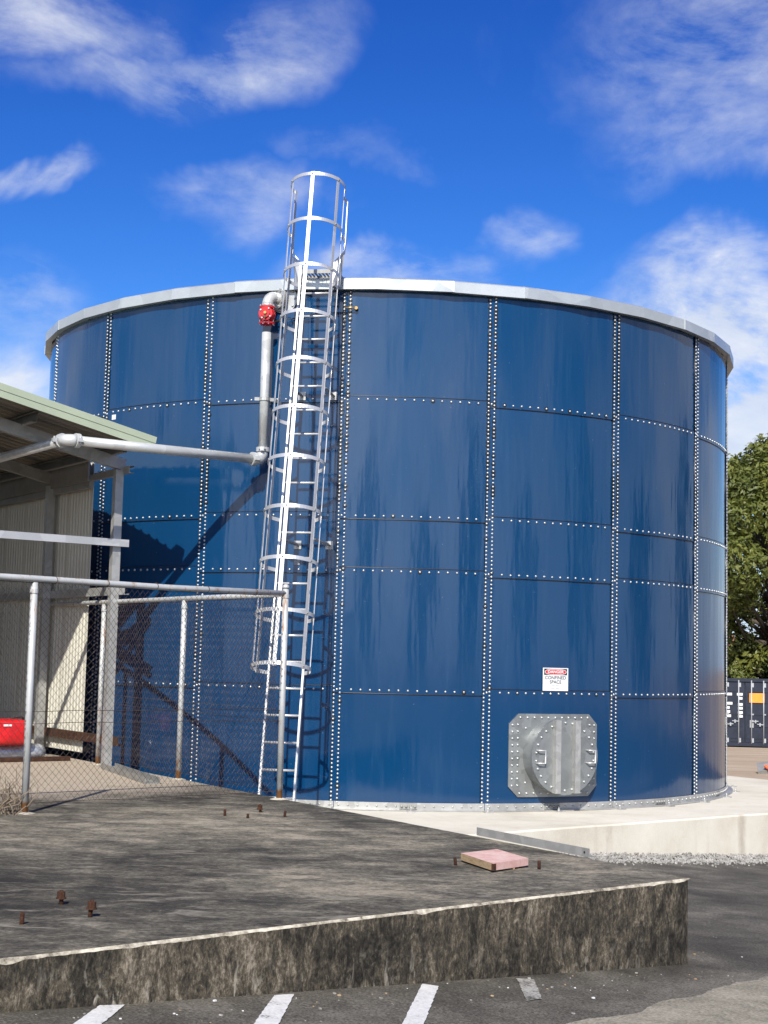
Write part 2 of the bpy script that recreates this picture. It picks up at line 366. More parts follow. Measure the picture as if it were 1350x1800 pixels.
def link(name, data, parent=None, loc=(0, 0, 0), rz=0.0, **props):
    o = bpy.data.objects.new(name, data); COL.objects.link(o); o.location = loc; o.rotation_euler = (0, 0, rz)
    if parent is not None:
        o.parent = parent; o['_base'] = parent['_base']
    for k, v in props.items(): o[k] = v
    return o
def thing(name, label, cat, base=(0, 0, 0), group=None):
    o = bpy.data.objects.new(name, None); COL.objects.link(o); o.location = base; o.empty_display_size = .3
    o['label'] = label; o['category'] = cat; o['_base'] = tuple(base)
    if group: o['group'] = group
    return o
def solo(name, mb, mats, label, cat, base, group=None):
    mb.v = [(x-base[0], y-base[1], z-base[2]) for x, y, z in mb.v]
    o = link(name, mb.mesh(name, mats), None, base); o['label'] = label; o['category'] = cat
    if group: o['group'] = group
    return o
def struct(name, mb, mats, parent=None):
    o = link(name, mb.mesh(name, mats)); o['kind'] = 'structure'; return o

# ------------------------------------------------------------------ ground
ZS = .62
def G(x, y):
    z = .519 - .057*max(-3, min(5, x)) - .033*max(-3, min(18.5, y)) - .022*max(0, min(75, y)-18.5)
    return min(z, .56)
def axis(vals):
    out = []
    for a, b, st in vals:
        n = max(1, round((b-a)/st)); out += [a+(b-a)*i/n for i in range(n)]
    return out + [vals[-1][1]]
def sheet(name, xs, ys, dz, mat, keep=None):
    mb = MB(); nx = len(xs)
    vs = [(x, y, G(x, y)+dz) for y in ys for x in xs]; fs = []
    for j in range(len(ys)-1):
        for i in range(nx-1): fs.append((j*nx+i, j*nx+i+1, (j+1)*nx+i+1, (j+1)*nx+i))
    mb.add(vs, fs, 0, True); return struct(name, mb, mat)
sheet('ground', axis([(-900, -60, 120), (-60, -6, 9), (-6, 8, 1), (8, 60, 6), (60, 900, 120)]), axis([(-600, -60, 90), (-60, -4, 8), (-4, 20, 1), (20, 80, 4), (80, 1500, 170)]), -.03, 'terrain')
sheet('asphalt_lot', axis([(-40, -6, 4), (-6, 8, .7), (8, 40, 4)]), axis([(-48, -4, 4), (-4, 20, .7), (20, 36, 2)]), 0.0, 'asphalt')
# pale concrete path at the lower right, with a broken edge
def path_sheet():
    edge = [(-3.2, 3.1), (-.5, 5.9), (.951, 7.382), (1.25, 7.704), (1.575, 8.21), (1.926, 8.691), (2.272, 9.172), (2.434, 9.402), (4.5, 12.3), (9, 16.5), (16, 21)]
    pts = []
    for (a, b), (c, d) in zip(edge[:-1], edge[1:]):
        n = max(2, int(math.hypot(c-a, d-b)/.05))
        for i in range(n):
            f = i/n; x, y = a+(c-a)*f, b+(d-b)*f
            k = mnoise.noise(Vector((x*3, y*3, 0)))*.05 + mnoise.noise(Vector((x*14, y*14, 3)))*.025
            pts.append((x-k*.8, y+k*.6))
    mb = MB(); vs = []; nc = 9
    for x, y in pts:
        for j in range(nc):
            d = 2.6*j/(nc-1); X, Y = x+d*.86, y-d*.52
            vs.append((X, Y, G(X, Y)+(.010 if j else .002)))
    fs = [(i*nc+j, i*nc+j+1, (i+1)*nc+j+1, (i+1)*nc+j) for i in range(len(pts)-1) for j in range(nc-1)]
    mb.add(vs, [f for f in fs], 0, True); struct('concrete_path', mb, 'pale_path_concrete')
path_sheet()
# painted bay marks
for q, mt in (([(-1.262, 6.506), (-1.228, 6.91), (-1.122, 6.968), (-1.149, 6.551)], 'road_paint'), ([(-.522, 6.799), (-.478, 7.478), (-.385, 7.548), (-.413, 6.842)], 'road_paint'),
          ([(.142, 7.062), (.264, 8.116), (.35, 8.09), (.243, 7.101)], 'road_paint'), ([(.797, 7.878), (.804, 8.533), (.9, 8.542), (.887, 7.977)], 'worn_road_paint')):
    a, b, c, d = [Vector(p) for p in q]
    if mt == 'road_paint' or q[0][0] < .2: a = a - (b-a)*.9; d = d - (c-d)*.9
    L, Rr = [], []; n = 40
    for i in range(n+1):
        f = i/n
        for arr, p0, p1, sg in ((L, a, b, 1), (Rr, d, c, 2)):
            p = p0.lerp(p1, f); k = mnoise.noise(Vector((p.x*22, p.y*22, sg)))*.006
            arr.append((p.x+k, p.y, G(p.x, p.y)+.005))
    mb = MB(); mb.add(L+Rr, [(i, n+1+i, n+2+i, i+1) for i in range(n)], 0); struct('painted_line', mb, mt)

# ------------------------------------------------------------------ raised slab in the foreground
C0 = Vector((2.014, 9.617)); DF = Vector((-.769, -.640)); DB = Vector((-.531, .847))
def slab():
    F, B = C0+DF*12, C0+DB*22
    inner = Vector((-.4, -.0))
    ring = []
    def seg(p, q, n):
        for i in range(n): ring.append(p.lerp(q, i/n))
    seg(F, C0, 420); seg(C0, B, 420); seg(B, Vector((-18, 20)), 6); seg(Vector((-18, 20)), F, 6)
    cen = Vector((-7, 13))
    low, mid, top, inn = [], [], [], []
    n = len(ring)
    for i, p in enumerate(ring):
        t = (ring[(i+1) % n]-ring[i-1]).normalized(); nrm = Vector((t.y, -t.x))
        if nrm.dot(p-cen) < 0: nrm = -nrm
        dc = (p-C0).length; rc = .035*math.exp(-(dc/.05)**2)
        w1 = mnoise.noise(Vector((p.x*2.5, p.y*2.5, 1)))*.012 + mnoise.noise(Vector((p.x*11, p.y*11, 2)))*.008
        w2 = mnoise.noise(Vector((p.x*5, p.y*5, 7)))*.007 + mnoise.noise(Vector((p.x*23, p.y*23, 9)))*.006
        chip = max(0, mnoise.noise(Vector((p.x*6, p.y*6, 20)))-.34)*.045
        b = p + nrm*(w1*.8-rc); low.append((b.x, b.y, G(p.x, p.y)-.15))
        b = p + nrm*(w1-rc-chip*.3); mid.append((b.x, b.y, ZS-.014-chip-abs(w2)))
        dd = .011+abs(w2)+chip
        tc = (C0-p).normalized() if dc > 1e-6 else Vector((0, 0))
        b = p - nrm*dd - tc*max(0, min(dd, dd+.02-dc)); top.append((b.x, b.y, ZS-.002))
        b = p - nrm*.12 - tc*max(0, .13-dc); 
        if dc < .131: b = C0+(DF+DB)*.125
        inn.append((b.x, b.y, ZS))
    mb = MB(); mb.add(low+mid+top+inn, [], 0)
    for r, (m_) in ((0, 1), (1, 2), (2, 0)):
        for i in range(n):
            j = (i+1) % n; mb.f.append((r*n+i, r*n+j, (r+1)*n+j, (r+1)*n+i)); mb.m.append(m_); mb.sm.append(r != 2)
    mb.f.append(tuple(range(3*n, 4*n))); mb.m.append(0); mb.sm.append(False)
    struct('concrete_platform', mb, ['weathered_concrete_top', 'weathered_concrete_face', 'worn_lit_edge_concrete'])
slab()

# ------------------------------------------------------------------ tank pad
ZB = .183
def pad():
    a = C0 + DB*5.35 + Vector((.02, .0)); b = Vector((8.13, 21.2)); c = Vector((2.6, 29.6)); d = C0+DB*19 + Vector((.02, .0))
    ring = []
    for p, q, n in ((a, b, 60), (b, c, 20), (c, d, 4), (d, a, 20)):
        for i in range(n): ring.append(p.lerp(q, i/n))
    n = len(ring); cen = Vector((0, 22.9)); rows = []
    for off, z in ((0, None), (0, ZB-.018), (-.018, ZB)):
        rows.append([])
        for i, p in enumerate(ring):
            k = (p-cen).normalized()*off; rows[-1].append((p.x+k.x, p.y+k.y, (G(p.x, p.y)-.2) if z is None else z + mnoise.noise(Vector((p.x*1.3, p.y*1.3, 4)))*.004))
    mb = MB(); mb.add(rows[0]+rows[1]+rows[2], [], 0)
    for r in range(2):
        for i in range(n):
            j = (i+1) % n; mb.f.append((r*n+i, r*n+j, (r+1)*n+j, (r+1)*n+i)); mb.m.append(0); mb.sm.append(False)
    mb.f.append(tuple(range(2*n, 3*n))); mb.m.append(0); mb.sm.append(False)
    struct('concrete_pad', mb, 'new_pale_concrete')
pad()
# gravel along the foot of the pad
def gravel():
    mb = MB(); a = C0+DB*5.35; b = Vector((8.13, 21.2)); d = (b-a).normalized(); nrm = Vector((d.y, -d.x))
    ico = [(0, 0, 1), (.9, 0, .35), (.28, .85, .35), (-.72, .53, .35), (-.72, -.53, .35), (.28, -.85, .35), (.6, .5, -.5), (-.5, .6, -.5), (-.5, -.6, -.5), (.5, -.6, -.5)]
    fc = [(0, 1, 2), (0, 2, 3), (0, 3, 4), (0, 4, 5), (0, 5, 1), (1, 6, 2), (2, 6, 7), (2, 7, 3), (3, 7, 4), (4, 7, 8), (4, 8, 5), (5, 8, 9), (5, 9, 1), (1, 9, 6), (6, 9, 8, 7)]
    for i in range(9000):
        s = random.uniform(1.5, 9.5); o = abs(random.gauss(0, .20)) * (1+.5*mnoise.noise(Vector((s*1.5, 0, 0))))
        p = a+d*s+nrm*(o+.02); r = random.choice((.006, .008, .010, .013, .019))*random.uniform(.8, 1.25)
        q = Matrix.Rotation(random.uniform(0, 6.28), 3, Vector((random.gauss(0, 1), random.gauss(0, 1), random.gauss(0, 1))).normalized())
        z = G(p.x, p.y)+max(0, .06-.25*o)*random.random()+r*.3
        k = (random.uniform(.7, 1.3), random.uniform(.7, 1.3), random.uniform(.5, .9))
        mb.add([q @ Vector((x*r*k[0], y*r*k[1], zz*r*k[2])) + Vector((p.x, p.y, z)) for x, y, zz in ico], fc, 0)
    o = link('gravel', mb.mesh('gravel', 'gravel_stone')); o['kind'] = 'stuff'; o['label'] = 'strip of loose grey gravel along the foot of the pale concrete pad'; o['category'] = 'gravel'
gravel()

# ------------------------------------------------------------------ the tank
TX, TY, TR = .015, 22.937, 5.15
NP = 18; TH0 = R_(14.185); DTH = 2*math.pi/NP
RINGS = [0, 1.40, 2.815, 3.475, 4.89, 6.31]
tank = thing('water_tank', 'large round tank of bolted glossy blue panels with a pale metal rim', 'tank', (TX, TY, ZB))
def cyl(th, r, z): return Vector((math.sin(th)*r, -math.cos(th)*r, z))     # local to the tank
def panel_mesh(hgt, par):
    mb = MB(); nu, nv = 14, 4; lap = .05; la = lap/TR
    grids = []
    for th_ in (0.0, -.005):
        g = []
        for j in range(nv+1):
            v = j/nv
            for i in range(nu+1):
                u = i/nu; a = -la + (DTH+2*la)*u
                off = (.0045 - .009*u) + (.004 if par else -.004)
                g.append(cyl(a, TR+off+th_, -lap*.75 + (hgt+1.5*lap)*v))
        grids.append(g)
    n = len(grids[0]); k = nu+1
    mb.add(grids[0]+grids[1], [], 0)
    for j in range(nv):
        for i in range(nu):
            a = j*k+i; mb.f.append((a, a+1, a+k+1, a+k)); mb.m.append(0); mb.sm.append(True)
            mb.f.append((n+a, n+a+k, n+a+k+1, n+a+1)); mb.m.append(0); mb.sm.append(True)
    bd = [j for j in range(nu)] + [nu+j*k for j in range(nv)] + [nv*k+nu-i for i in range(nu)] + [(nv-j)*k for j in range(nv)]
    # edges as separate flat faces
    o = len(mb.v); mb.v += [tuple(grids[0][i]) for i in bd]+[tuple(grids[1][i]) for i in bd]; m = len(bd)
    for i in range(m):
        j = (i+1) % m; mb.f.append((o+i, o+m+i, o+m+j, o+j)); mb.m.append(0); mb.sm.append(False)
    return mb.mesh('panel', 'blue_enamel')
pm = {}
for c in range(NP):
    for r in range(5):
        h = RINGS[r+1]-RINGS[r]; key = (round(h, 3), (c+r+1) % 2)
        if key not in pm: pm[key] = panel_mesh(*key)
        link('panel', pm[key], tank, (0, 0, RINGS[r]), TH0+(c-4)*DTH)
def bead_mesh(vert, h=0):  # added dark beads that draw the shade line of each lap edge
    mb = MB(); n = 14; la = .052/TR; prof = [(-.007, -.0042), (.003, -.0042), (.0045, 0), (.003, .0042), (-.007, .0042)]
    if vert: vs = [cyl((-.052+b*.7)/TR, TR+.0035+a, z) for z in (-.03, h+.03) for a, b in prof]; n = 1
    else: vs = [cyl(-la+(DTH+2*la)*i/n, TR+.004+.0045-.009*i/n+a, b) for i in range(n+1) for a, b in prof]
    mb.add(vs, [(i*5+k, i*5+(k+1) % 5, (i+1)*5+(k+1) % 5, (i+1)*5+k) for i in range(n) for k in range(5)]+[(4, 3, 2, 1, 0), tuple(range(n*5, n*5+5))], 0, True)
    return mb.mesh('lap_shade_bead', 'sealant')
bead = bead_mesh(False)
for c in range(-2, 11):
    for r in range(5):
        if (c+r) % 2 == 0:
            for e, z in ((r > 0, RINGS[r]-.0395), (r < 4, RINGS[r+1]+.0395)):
                if e: link('lap_shade_bead', bead, tank, (0, 0, z), TH0+(c-4)*DTH)
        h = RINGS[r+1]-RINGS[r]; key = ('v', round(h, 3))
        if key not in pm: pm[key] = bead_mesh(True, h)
        link('lap_shade_bead', pm[key], tank, (0, 0, RINGS[r]), TH0+(c-4)*DTH)
# bolts: one joined part for each seam
def bolt(mb, p, nrm, r=.0125, seal=False, hgt=.014):
    nrm = Vector(nrm); x = nrm.cross(Vector((0, 0, 1)))
    x = x.normalized() if x.length > .1 else Vector((1, 0, 0)); y = nrm.cross(x)
    if seal:
        k = random.uniform(1.9, 2.3); vs = [p+nrm*.001]+[p+nrm*.0025+(x*math.cos(a)+y*math.sin(a))*r*k for a in [i*math.pi/4 for i in range(8)]]
        vs[0] = p+nrm*.006; mb.add(vs, [(0, 1+i, 1+(i+1) % 8) for i in range(8)], 1, False)
    vs = []; n = 8
    for rr, hh in ((r*1.12, 0), (r*1.05, hgt*.55), (r*.66, hgt*.92)):
        vs += [p+nrm*hh+(x*math.cos(i*2*math.pi/n)+y*math.sin(i*2*math.pi/n))*rr for i in range(n)]
    vs.append(p+nrm*hgt*1.05)
    fs = [(j*n+i, j*n+(i+1) % n, (j+1)*n+(i+1) % n, (j+1)*n+i) for j in range(2) for i in range(n)]+[(2*n+i, 2*n+(i+1) % n, 3*n) for i in range(n)]
    mb.add(vs, [f[::-1] for f in fs] if x.cross(y).dot(nrm) < 0 else fs, 0, True)
for c in range(-2, 12):
    th = TH0+(c-4)*DTH; mb = MB(); nrm = cyl(th, 1, 0)
    z = .055; i = 0
    while z < 6.20:
        for sx in (-1, 1):
            zz = z + (.0237 if sx > 0 else 0)
            jam = min(abs(zz-h) for h in RINGS[1:5])
            dense = mnoise.noise(Vector((c*3.1, zz*1.3, sx)))
            prob = (0.03 if zz < 3.3 else .50+.9*dense if zz > 3.6 else .1)
            bolt(mb, cyl(th+sx*.036/TR, TR+.0075, zz), nrm, .0125, random.random() < prob)
        z += .0475
    for h in RINGS[1:5]: bolt(mb, cyl(th, TR+.0075, h), nrm)
    mb.build('seam_bolts', ['bolt_cap', 'sealant'], tank, False, kind='stuff')
for ri, h in enumerate(RINGS[1:5]):
    mb = MB()
    for c in range(-2, 11):
        for k in range(1, 15):
            th = TH0+(c-4+ (k+.5)/16)*DTH
            pr = .22 if (h > 4 and c < 3) or (h > 4 and c == 4) else .05
            bolt(mb, cyl(th, TR+.0055, h+random.gauss(0, .0012)), cyl(th, 1, 0), .0125, random.random() < pr)
    mb.build('ring_bolts', ['bolt_cap', 'sealant'], tank, False, kind='stuff')
# rim: straight folded pieces
def rim_mesh():
    mb = MB(); a = R_(5.0); ov = R_(.18)
    prof = [(TR-.02, 6.375), (TR-.02, 6.245), (TR+.075, 6.245), (TR+.075, 6.225), (TR+.105, 6.225), (TR+.105, 6.36), (TR+.06, 6.38)]
    prof = [(TR+.012, 6.35), (TR+.012, 6.232), (TR+.104, 6.226), (TR+.104, 6.357), (TR+.04, 6.385)]
    f = 1/math.cos(a)
    vs = [cyl(s, r, z) for s in (-a-ov, a) for r, z in prof]; n = len(prof)
    mb.add(vs, [(k, (k+1) % n, n+(k+1) % n, n+k) for k in range(n)]+[tuple(range(n-1, -1, -1)), tuple(range(n, 2*n))], 0)
    return mb.mesh('rim_piece', 'rim_metal')
rm = rim_mesh()
for i in range(36):
    o = link('rim_piece', rm, tank, (0, 0, random.uniform(-.004, .004)), R_(10*i+3.5)); k = 1+random.uniform(-.0006, .0008); o.scale = (k, k, 1)
mb = MB(); n = 72     # shallow roof and stiffening angle under the rim
vs = [cyl(i*2*math.pi/n, TR-.03, 6.33) for i in range(n)]+[Vector((0, 0, 6.75))]
mb.add(vs, [(i, (i+1) % n, n) for i in range(n)], 0, True); mb.build('roof', 'tank_roof_metal', tank, False)
# base angle, one length for each panel, splice plates and anchors
def base_angle():
    mb = MB(); n = 10; prof = [(TR+.009, .004), (TR+.009, .092), (TR+.016, .092), (TR+.016, .012), (TR+.10, .012), (TR+.10, .004)]
    vs = [cyl(DTH*i/n*.996, r, z) for i in range(n+1) for r, z in prof]
    mb.add(vs, [(i*6+k, i*6+(k+1) % 6, (i+1)*6+(k+1) % 6, (i+1)*6+k) for i in range(n) for k in range(6)]+[(5, 4, 3, 2, 1, 0), tuple(range(n*6, n*6+6))], 0)
    for k in range(16): bolt(mb, cyl(DTH*(k+.5)/16, TR+.016, .052), cyl(DTH*(k+.5)/16, 1, 0), .011, False)
    return mb.mesh('base_angle', ['galvanised'])
ba = base_angle()
for c in range(NP): link('base_angle', ba, tank, (0, 0, 0), TH0+(c-4)*DTH)
mb = MB()
for i in range(8):
    vs = [cyl(R_(2.3)*(i+k)/8, r, z) for k in (0, 1) for r, z in ((TR+.017, .016), (TR+.017, .090), (TR+.026, .086), (TR+.026, .022))]
    mb.add(vs, [(0, 1, 5, 4), (1, 2, 6, 5), (2, 3, 7, 6), (3, 0, 4, 7)]+([(3, 2, 1, 0)] if i == 0 else [])+([(4, 5, 6, 7)] if i == 7 else []), 0)
for k in range(4): bolt(mb, cyl(R_(2.3)*(k+.5)/4, TR+.026, .052), cyl(R_(2.3)*(k+.5)/4, 1, 0), .016, False, .02)
sp = mb.mesh('splice_plate', 'dull_galvanised')
for c in range(NP): link('splice_plate', sp, tank, (0, 0, 0), TH0+(c-4)*DTH+R_(8.6))
mb = MB(); mb.box((-.05, -TR-.20, .001), (.05, -TR-.10, .013)); mb.tube([(0, -TR-.14, .013), (0, -TR-.14, .06)], .009, 8); mb.tube([(0, -TR-.14, .013), (0, -TR-.14, .03)], .017, 6, smooth=False)
an = mb.mesh('anchor', 'galvanised')
for c in range(NP*2): link('anchor', an, tank, (0, 0, 0), TH0+(c-8)*DTH/2)
# small sticker
mb = MB(); th = R_(-43.7); c = cyl(th, TR+.010, 4.82); x = Vector((math.cos(th), math.sin(th), 0))
mb.obox(c, x*.042, (0, 0, .032), cyl(th, .001, 0)); mb.build('sticker', 'sign_white', tank, False)
mb = MB(); th = R_(-11.7); c = cyl(th, TR+.012, 2.90); x = Vector((math.cos(th), math.sin(th), 0))
mb.obox(c, x*.035, (0, 0, .028), cyl(th, .001, 0)); mb.build('sticker', 'sign_grey', tank, False)

# manway hatch
MT = R_(24.2); mz = .845-ZB; OUT = cyl(MT, 1, 0); SID = Vector((math.cos(MT), math.sin(MT), 0)); UP = Vector((0, 0, 1))
man = link('manway_hatch', None, tank); man['label'] = 'galvanised round inspection hatch on a bolted octagonal plate'
mb = MB(); hw, hh, ch = .615, .495, .125; ny = 8
def plate_pt(x, z, o): a = MT+x/TR; return cyl(a, TR+o, mz+z)
xs = [-hw, -hw+ch] + [-hw+ch+(2*hw-2*ch)*i/10 for i in range(1, 10)] + [hw-ch, hw]
def ztop(x): return hh if abs(x) <= hw-ch+1e-6 else hh-ch
for o0, o1 in ((.012, .026),):
    T1 = [plate_pt(x, ztop(x), o1) for x in xs]; B1 = [plate_pt(x, -ztop(x), o1) for x in xs]
    T0 = [plate_pt(x, ztop(x), o0) for x in xs]; B0 = [plate_pt(x, -ztop(x), o0) for x in xs]
    n = len(xs); mb.add(T1+B1+T0+B0, [], 0)
    for i in range(n-1):
        for f in ((n+i, n+i+1, i+1, i), (i, i+1, 2*n+i+1, 2*n+i), (3*n+i, 3*n+i+1, n+i+1, n+i)): mb.f.append(f); mb.m.append(0); mb.sm.append(False)
    mb.f += [(0, 2*n, 3*n, n), (n-1, 2*n-1, 4*n-1, 3*n-1)]; mb.m += [0]*2; mb.sm += [False]*2
mb.build('backing_plate', 'galvanised_plate', man, False)
mb = MB()
def pb(x, z): a = MT+x/TR; bolt(mb, plate_pt(x, z, .026), cyl(a, 1, 0), .0125, False, .016)
for i in range(11):
    x = -hw+ch+.02+(2*hw-2*ch-.04)*i/10
    for s_ in (-1, 1): pb(x, s_*(hh-.045))
for i in range(10):
    z = -hh+ch+.01+(2*hh-2*ch-.02)*i/9
    for s_ in (-1, 1): pb(s_*(hw-.045), z); pb(s_*(hw-.115), z+.004)
for i in range(22):
    a = 2*math.pi*(i+.5)/22; x, z = .525*math.cos(a), .495*math.sin(a)
    if abs(z) < hh-.09 and abs(x) < hw-.15: pb(x, z)
mb.build('plate_bolts', 'bolt_cap', man, False, kind='stuff')
NK = .25; rN = .435; cN = cyl(MT, TR, mz)
mb = MB(); m_ = 48
ring = lambda r, o: [cN+OUT*o+(SID*math.cos(k*2*math.pi/m_)+UP*math.sin(k*2*math.pi/m_))*r for k in range(m_)]
vs = ring(rN, -.03)+ring(rN, NK)
mb.add(vs, [(k, (k+1) % m_, m_+(k+1) % m_, m_+k) for k in range(m_)], 0, True)
mb.build('neck', 'galvanised_plate', man, False)
mb = MB(); mb.disc(cN+OUT*(NK-.028), OUT, rN+.022, .026, 48); mb.build('flange', 'galvanised_plate', man, False)
mb = MB(); mb.disc(cN+OUT*NK, OUT, rN+.022, .014, 48); mb.build('cover', 'galvanised_plate', man, False)
mb = MB()
for k in range(26):
    a = 2*math.pi*(k+.5)/26; bolt(mb, cN+OUT*(NK+.014)+(SID*math.cos(a)+UP*math.sin(a))*(rN-.035), OUT, .013, False, .018)
mb.build('cover_bolts', 'bolt_cap', man, False, kind='stuff')
for sx in (-.135, .135):
    mb = MB(); h = math.sqrt((rN+.015)**2-sx*sx)
    prof = [(-.042, 0), (-.036, .0), (-.036, .052), (.036, .052), (.036, 0), (.042, 0), (.042, .058), (-.042, .058)]
    prof = [(-.036, .0), (.036, .0), (.036, .075), (-.036, .075)]
    p0 = cN+OUT*(NK+.0145)+SID*sx
    mb.sweep([(a, b) for a, b in prof], [p0-UP*h, p0+UP*h], [(SID, OUT)]*2); mb.build('stiffening_rib', 'galvanised', man, False)
for sx, dr in ((-.345, -1), (.345, 1)):
    mb = MB(); p = cN+OUT*(NK+.014)+SID*sx
    mb.tube([p+UP*.075-SID*.055, p+UP*.075+OUT*.045-SID*.03, p+UP*.075+OUT*.05+SID*.05, p-UP*.075+OUT*.05+SID*.05, p-UP*.075+OUT*.045-SID*.03, p-UP*.075-SID*.055], .009, 8)
    mb.build('handle', 'bright_alloy', man, False)

# ------------------------------------------------------------------ danger sign
def text_mesh(txt, size, bold=0.0):
    cu = bpy.data.curves.new('t', 'FONT'); cu.body = txt; cu.size = size; cu.align_x = 'CENTER'; cu.align_y = 'CENTER'; cu.offset = bold
    ob = bpy.data.objects.new('t', cu); COL.objects.link(ob)
    dg = bpy.context.evaluated_depsgraph_get(); me = bpy.data.meshes.new_from_object(ob.evaluated_get(dg))
    vs = [v.co.copy() for v in me.vertices]; fs = [tuple(p.vertices) for p in me.polygons]
    bpy.data.objects.remove(ob); bpy.data.curves.remove(cu); bpy.data.meshes.remove(me); return vs, fs
ST = R_(24.25); SO, SS = cyl(ST, 1, 0), Vector((math.cos(ST), math.sin(ST), 0))
sc = cyl(ST, TR+.013, 0)+Vector((TX, TY, 1.757))
sign = thing('danger_sign', 'white danger confined space sign with red oval above the round hatch', 'sign', tuple(sc))
def spt(x, z, o): return sc+SS*x+UP*z+SO*o
mb = MB(); mb.obox(sc, SS*.178, UP*.139, SO*.0015); mb.build('sign_plate', 'sign_white', sign)
mb = MB(); mb.obox(spt(0, .090, .0022), SS*.162, UP*.038, SO*.0006); mb.build('header_panel', 'sign_black', sign)
def oval(rx, rz, o, name, mat):
    mb = MB(); n = 40; vs = [spt(rx*math.copysign(abs(math.cos(a))**.8, math.cos(a)), .090+rz*math.copysign(abs(math.sin(a))**.8, math.sin(a)), o) for a in [k*2*math.pi/n for k in range(n)]]
    mb.add(vs, [tuple(range(n))], 0); mb.build(name, mat, sign)
oval(.152, .036, .0032, 'oval_border', 'sign_white'); oval(.145, .030, .0037, 'oval', 'sign_red')
for txt, size, z, mat, o, bd in (('DANGER', .047, .090, 'sign_white', .0042, .0012), ('CONFINED', .056, .018, 'sign_black', .0022, .0009), ('SPACE', .056, -.034, 'sign_black', .0022, .0009)):
    vs, fs = text_mesh(txt, size, bd); mb = MB(); mb.add([spt(v.x*(1.18 if txt == 'DANGER' else 1.05), z+v.y, o) for v in vs], fs, 0); mb.build('lettering', mat, sign)
for z, segs in ((-.078, ((-.055, -.01), (.0, .05))), (-.106, ((-.062, -.012), (.005, .048)))):
    for a, b in segs:
        mb = MB(); mb.obox(spt((a+b)/2, z, .0022), SS*(b-a)/2, UP*.0035, SO*.0004); mb.build('lettering', 'sign_grey', sign)

# ------------------------------------------------------------------ caged ladder
LT = R_(-9.5); LO = cyl(LT, 1, 0); LS = Vector((math.cos(LT), math.sin(LT), 0)); AL = R_(11.5)
rim0 = Vector((TX, TY, 0))+LO*(TR+.30)+Vector((0, 0, ZB+6.25))
LU = -LO*math.sin(AL)+UP*math.cos(AL); LN = LO*math.cos(AL)+UP*math.sin(AL)
def lp(s, t, n): return rim0+LS*s+LU*t+LN*n
def foot_t(): return -(rim0.z-ZB)/math.cos(AL)
tb = foot_t()
lad = thing('caged_ladder', 'silver ladder with round safety cage leaning against the blue tank', 'ladder', tuple(lp(0, tb, 0)))
for s in (-1, 1):
    mb = MB(); mb.bar(lp(s*.195, tb+.01, 0), lp(s*.195, .22, 0), .022, .055, LN); mb.build('rail', 'bright_alloy', lad)
    mb = MB(); mb.obox(lp(s*.195, tb+.012, 0), LS*.045, LO*.05, UP*.006); mb.build('foot_plate', 'galvanised', lad)
t = tb+.25
while t < .1:
    mb = MB(); mb.tube([lp(-.19, t, 0), lp(.19, t, 0)], .0135, 8); mb.build('rung', 'bright_alloy', lad); t += .2995
CR = .325; CC = .27
def hoop_pt(t, ph, r=CR): return lp(math.sin(ph)*r, t, CC+math.cos(ph)*r)
HT = [-4.76+.59*i for i in range(11)]
def flat_hoop(name, t, a0, a1, hgt=.042, th=.006):
    mb = MB(); n = 44; prof = [(CR, -hgt/2), (CR+th, -hgt/2), (CR+th, hgt/2), (CR, hgt/2)]; vs = []
    for i in range(n+1):
        ph = a0+(a1-a0)*i/n
        vs += [hoop_pt(t+b, ph, r) for r, b in prof]
    mb.add(vs, [(i*4+k, i*4+(k+1) % 4, (i+1)*4+(k+1) % 4, (i+1)*4+k) for i in range(n) for k in range(4)]+[(3, 2, 1, 0), tuple(range(n*4, n*4+4))], 0)
    return mb
for i, t in enumerate(HT):
    a = R_(143) if i < 9 else R_(112)
    mb = flat_hoop('cage_hoop', t, -a, a)
    if i < 9:
        for s in (-1, 1): mb.bar(hoop_pt(t, s*R_(143), CR+.003), lp(s*.2, t, .0), .007, .05, LU)
    mb.build('cage_hoop', 'bright_alloy', lad)
for ph in (0, -60, 60, -112, 112):
    mb = MB(); a = R_(ph); side = LS*math.cos(a)-LN*math.sin(a); outw = LS*math.sin(a)+LN*math.cos(a)
    p = hoop_pt(HT[0]-.03, a, CR-.004); q = hoop_pt(HT[-1]+.03, a, CR-.004)
    mb.obox((p+q)/2, (q-p)/2, side*.021, outw*.003); mb.build('cage_strap', 'bright_alloy', lad)
    mb = MB()
    for t in HT: bolt(mb, hoop_pt(t, a, CR+.007), outw, .010, False, .009)
    mb.build('cage_bolts', 'dull_galvanised', lad, kind='stuff')
# walk-through handrails and small grating platform
for s in (-1, 1):
    mb = MB()
    pts = [lp(s*.195, .10, 0), lp(s*.20, .26, -.01), lp(s*.315, .40, -.015), lp(s*.325, .55, -.01), lp(s*.325, 1.06, .02)]
    for p, q in zip(pts[:-1], pts[1:]): mb.bar(p, q, .012, .055, LN)
    mb.bar(lp(s*.325, 1.05, .02), hoop_pt(1.05, s*R_(112), CR), .010, .05, LU)
    mb.bar(lp(s*.325, .55, -.01), hoop_pt(HT[9], s*R_(112), CR), .008, .05, LU)
    mb.build('handrail', 'bright_alloy', lad)
    mb = MB(); mb.add([lp(s*.20, -.02, .03), lp(s*.20, .24, .03), lp(s*.31, .36, .0), lp(s*.26, .0, -.12), lp(s*.212, -.02, .03), lp(s*.212, .24, .03), lp(s*.322, .36, .0), lp(s*.272, .0, -.12)],
                      [(0, 1, 2, 3), (7, 6, 5, 4), (0, 4, 5, 1), (1, 5, 6, 2), (2, 6, 7, 3), (3, 7, 4, 0)], 0); mb.build('gusset', 'bright_alloy', lad)
plat_c = lp(0, .16, 0)
plat = link('platform', None, lad)
pz = plat_c.z
mb = MB()
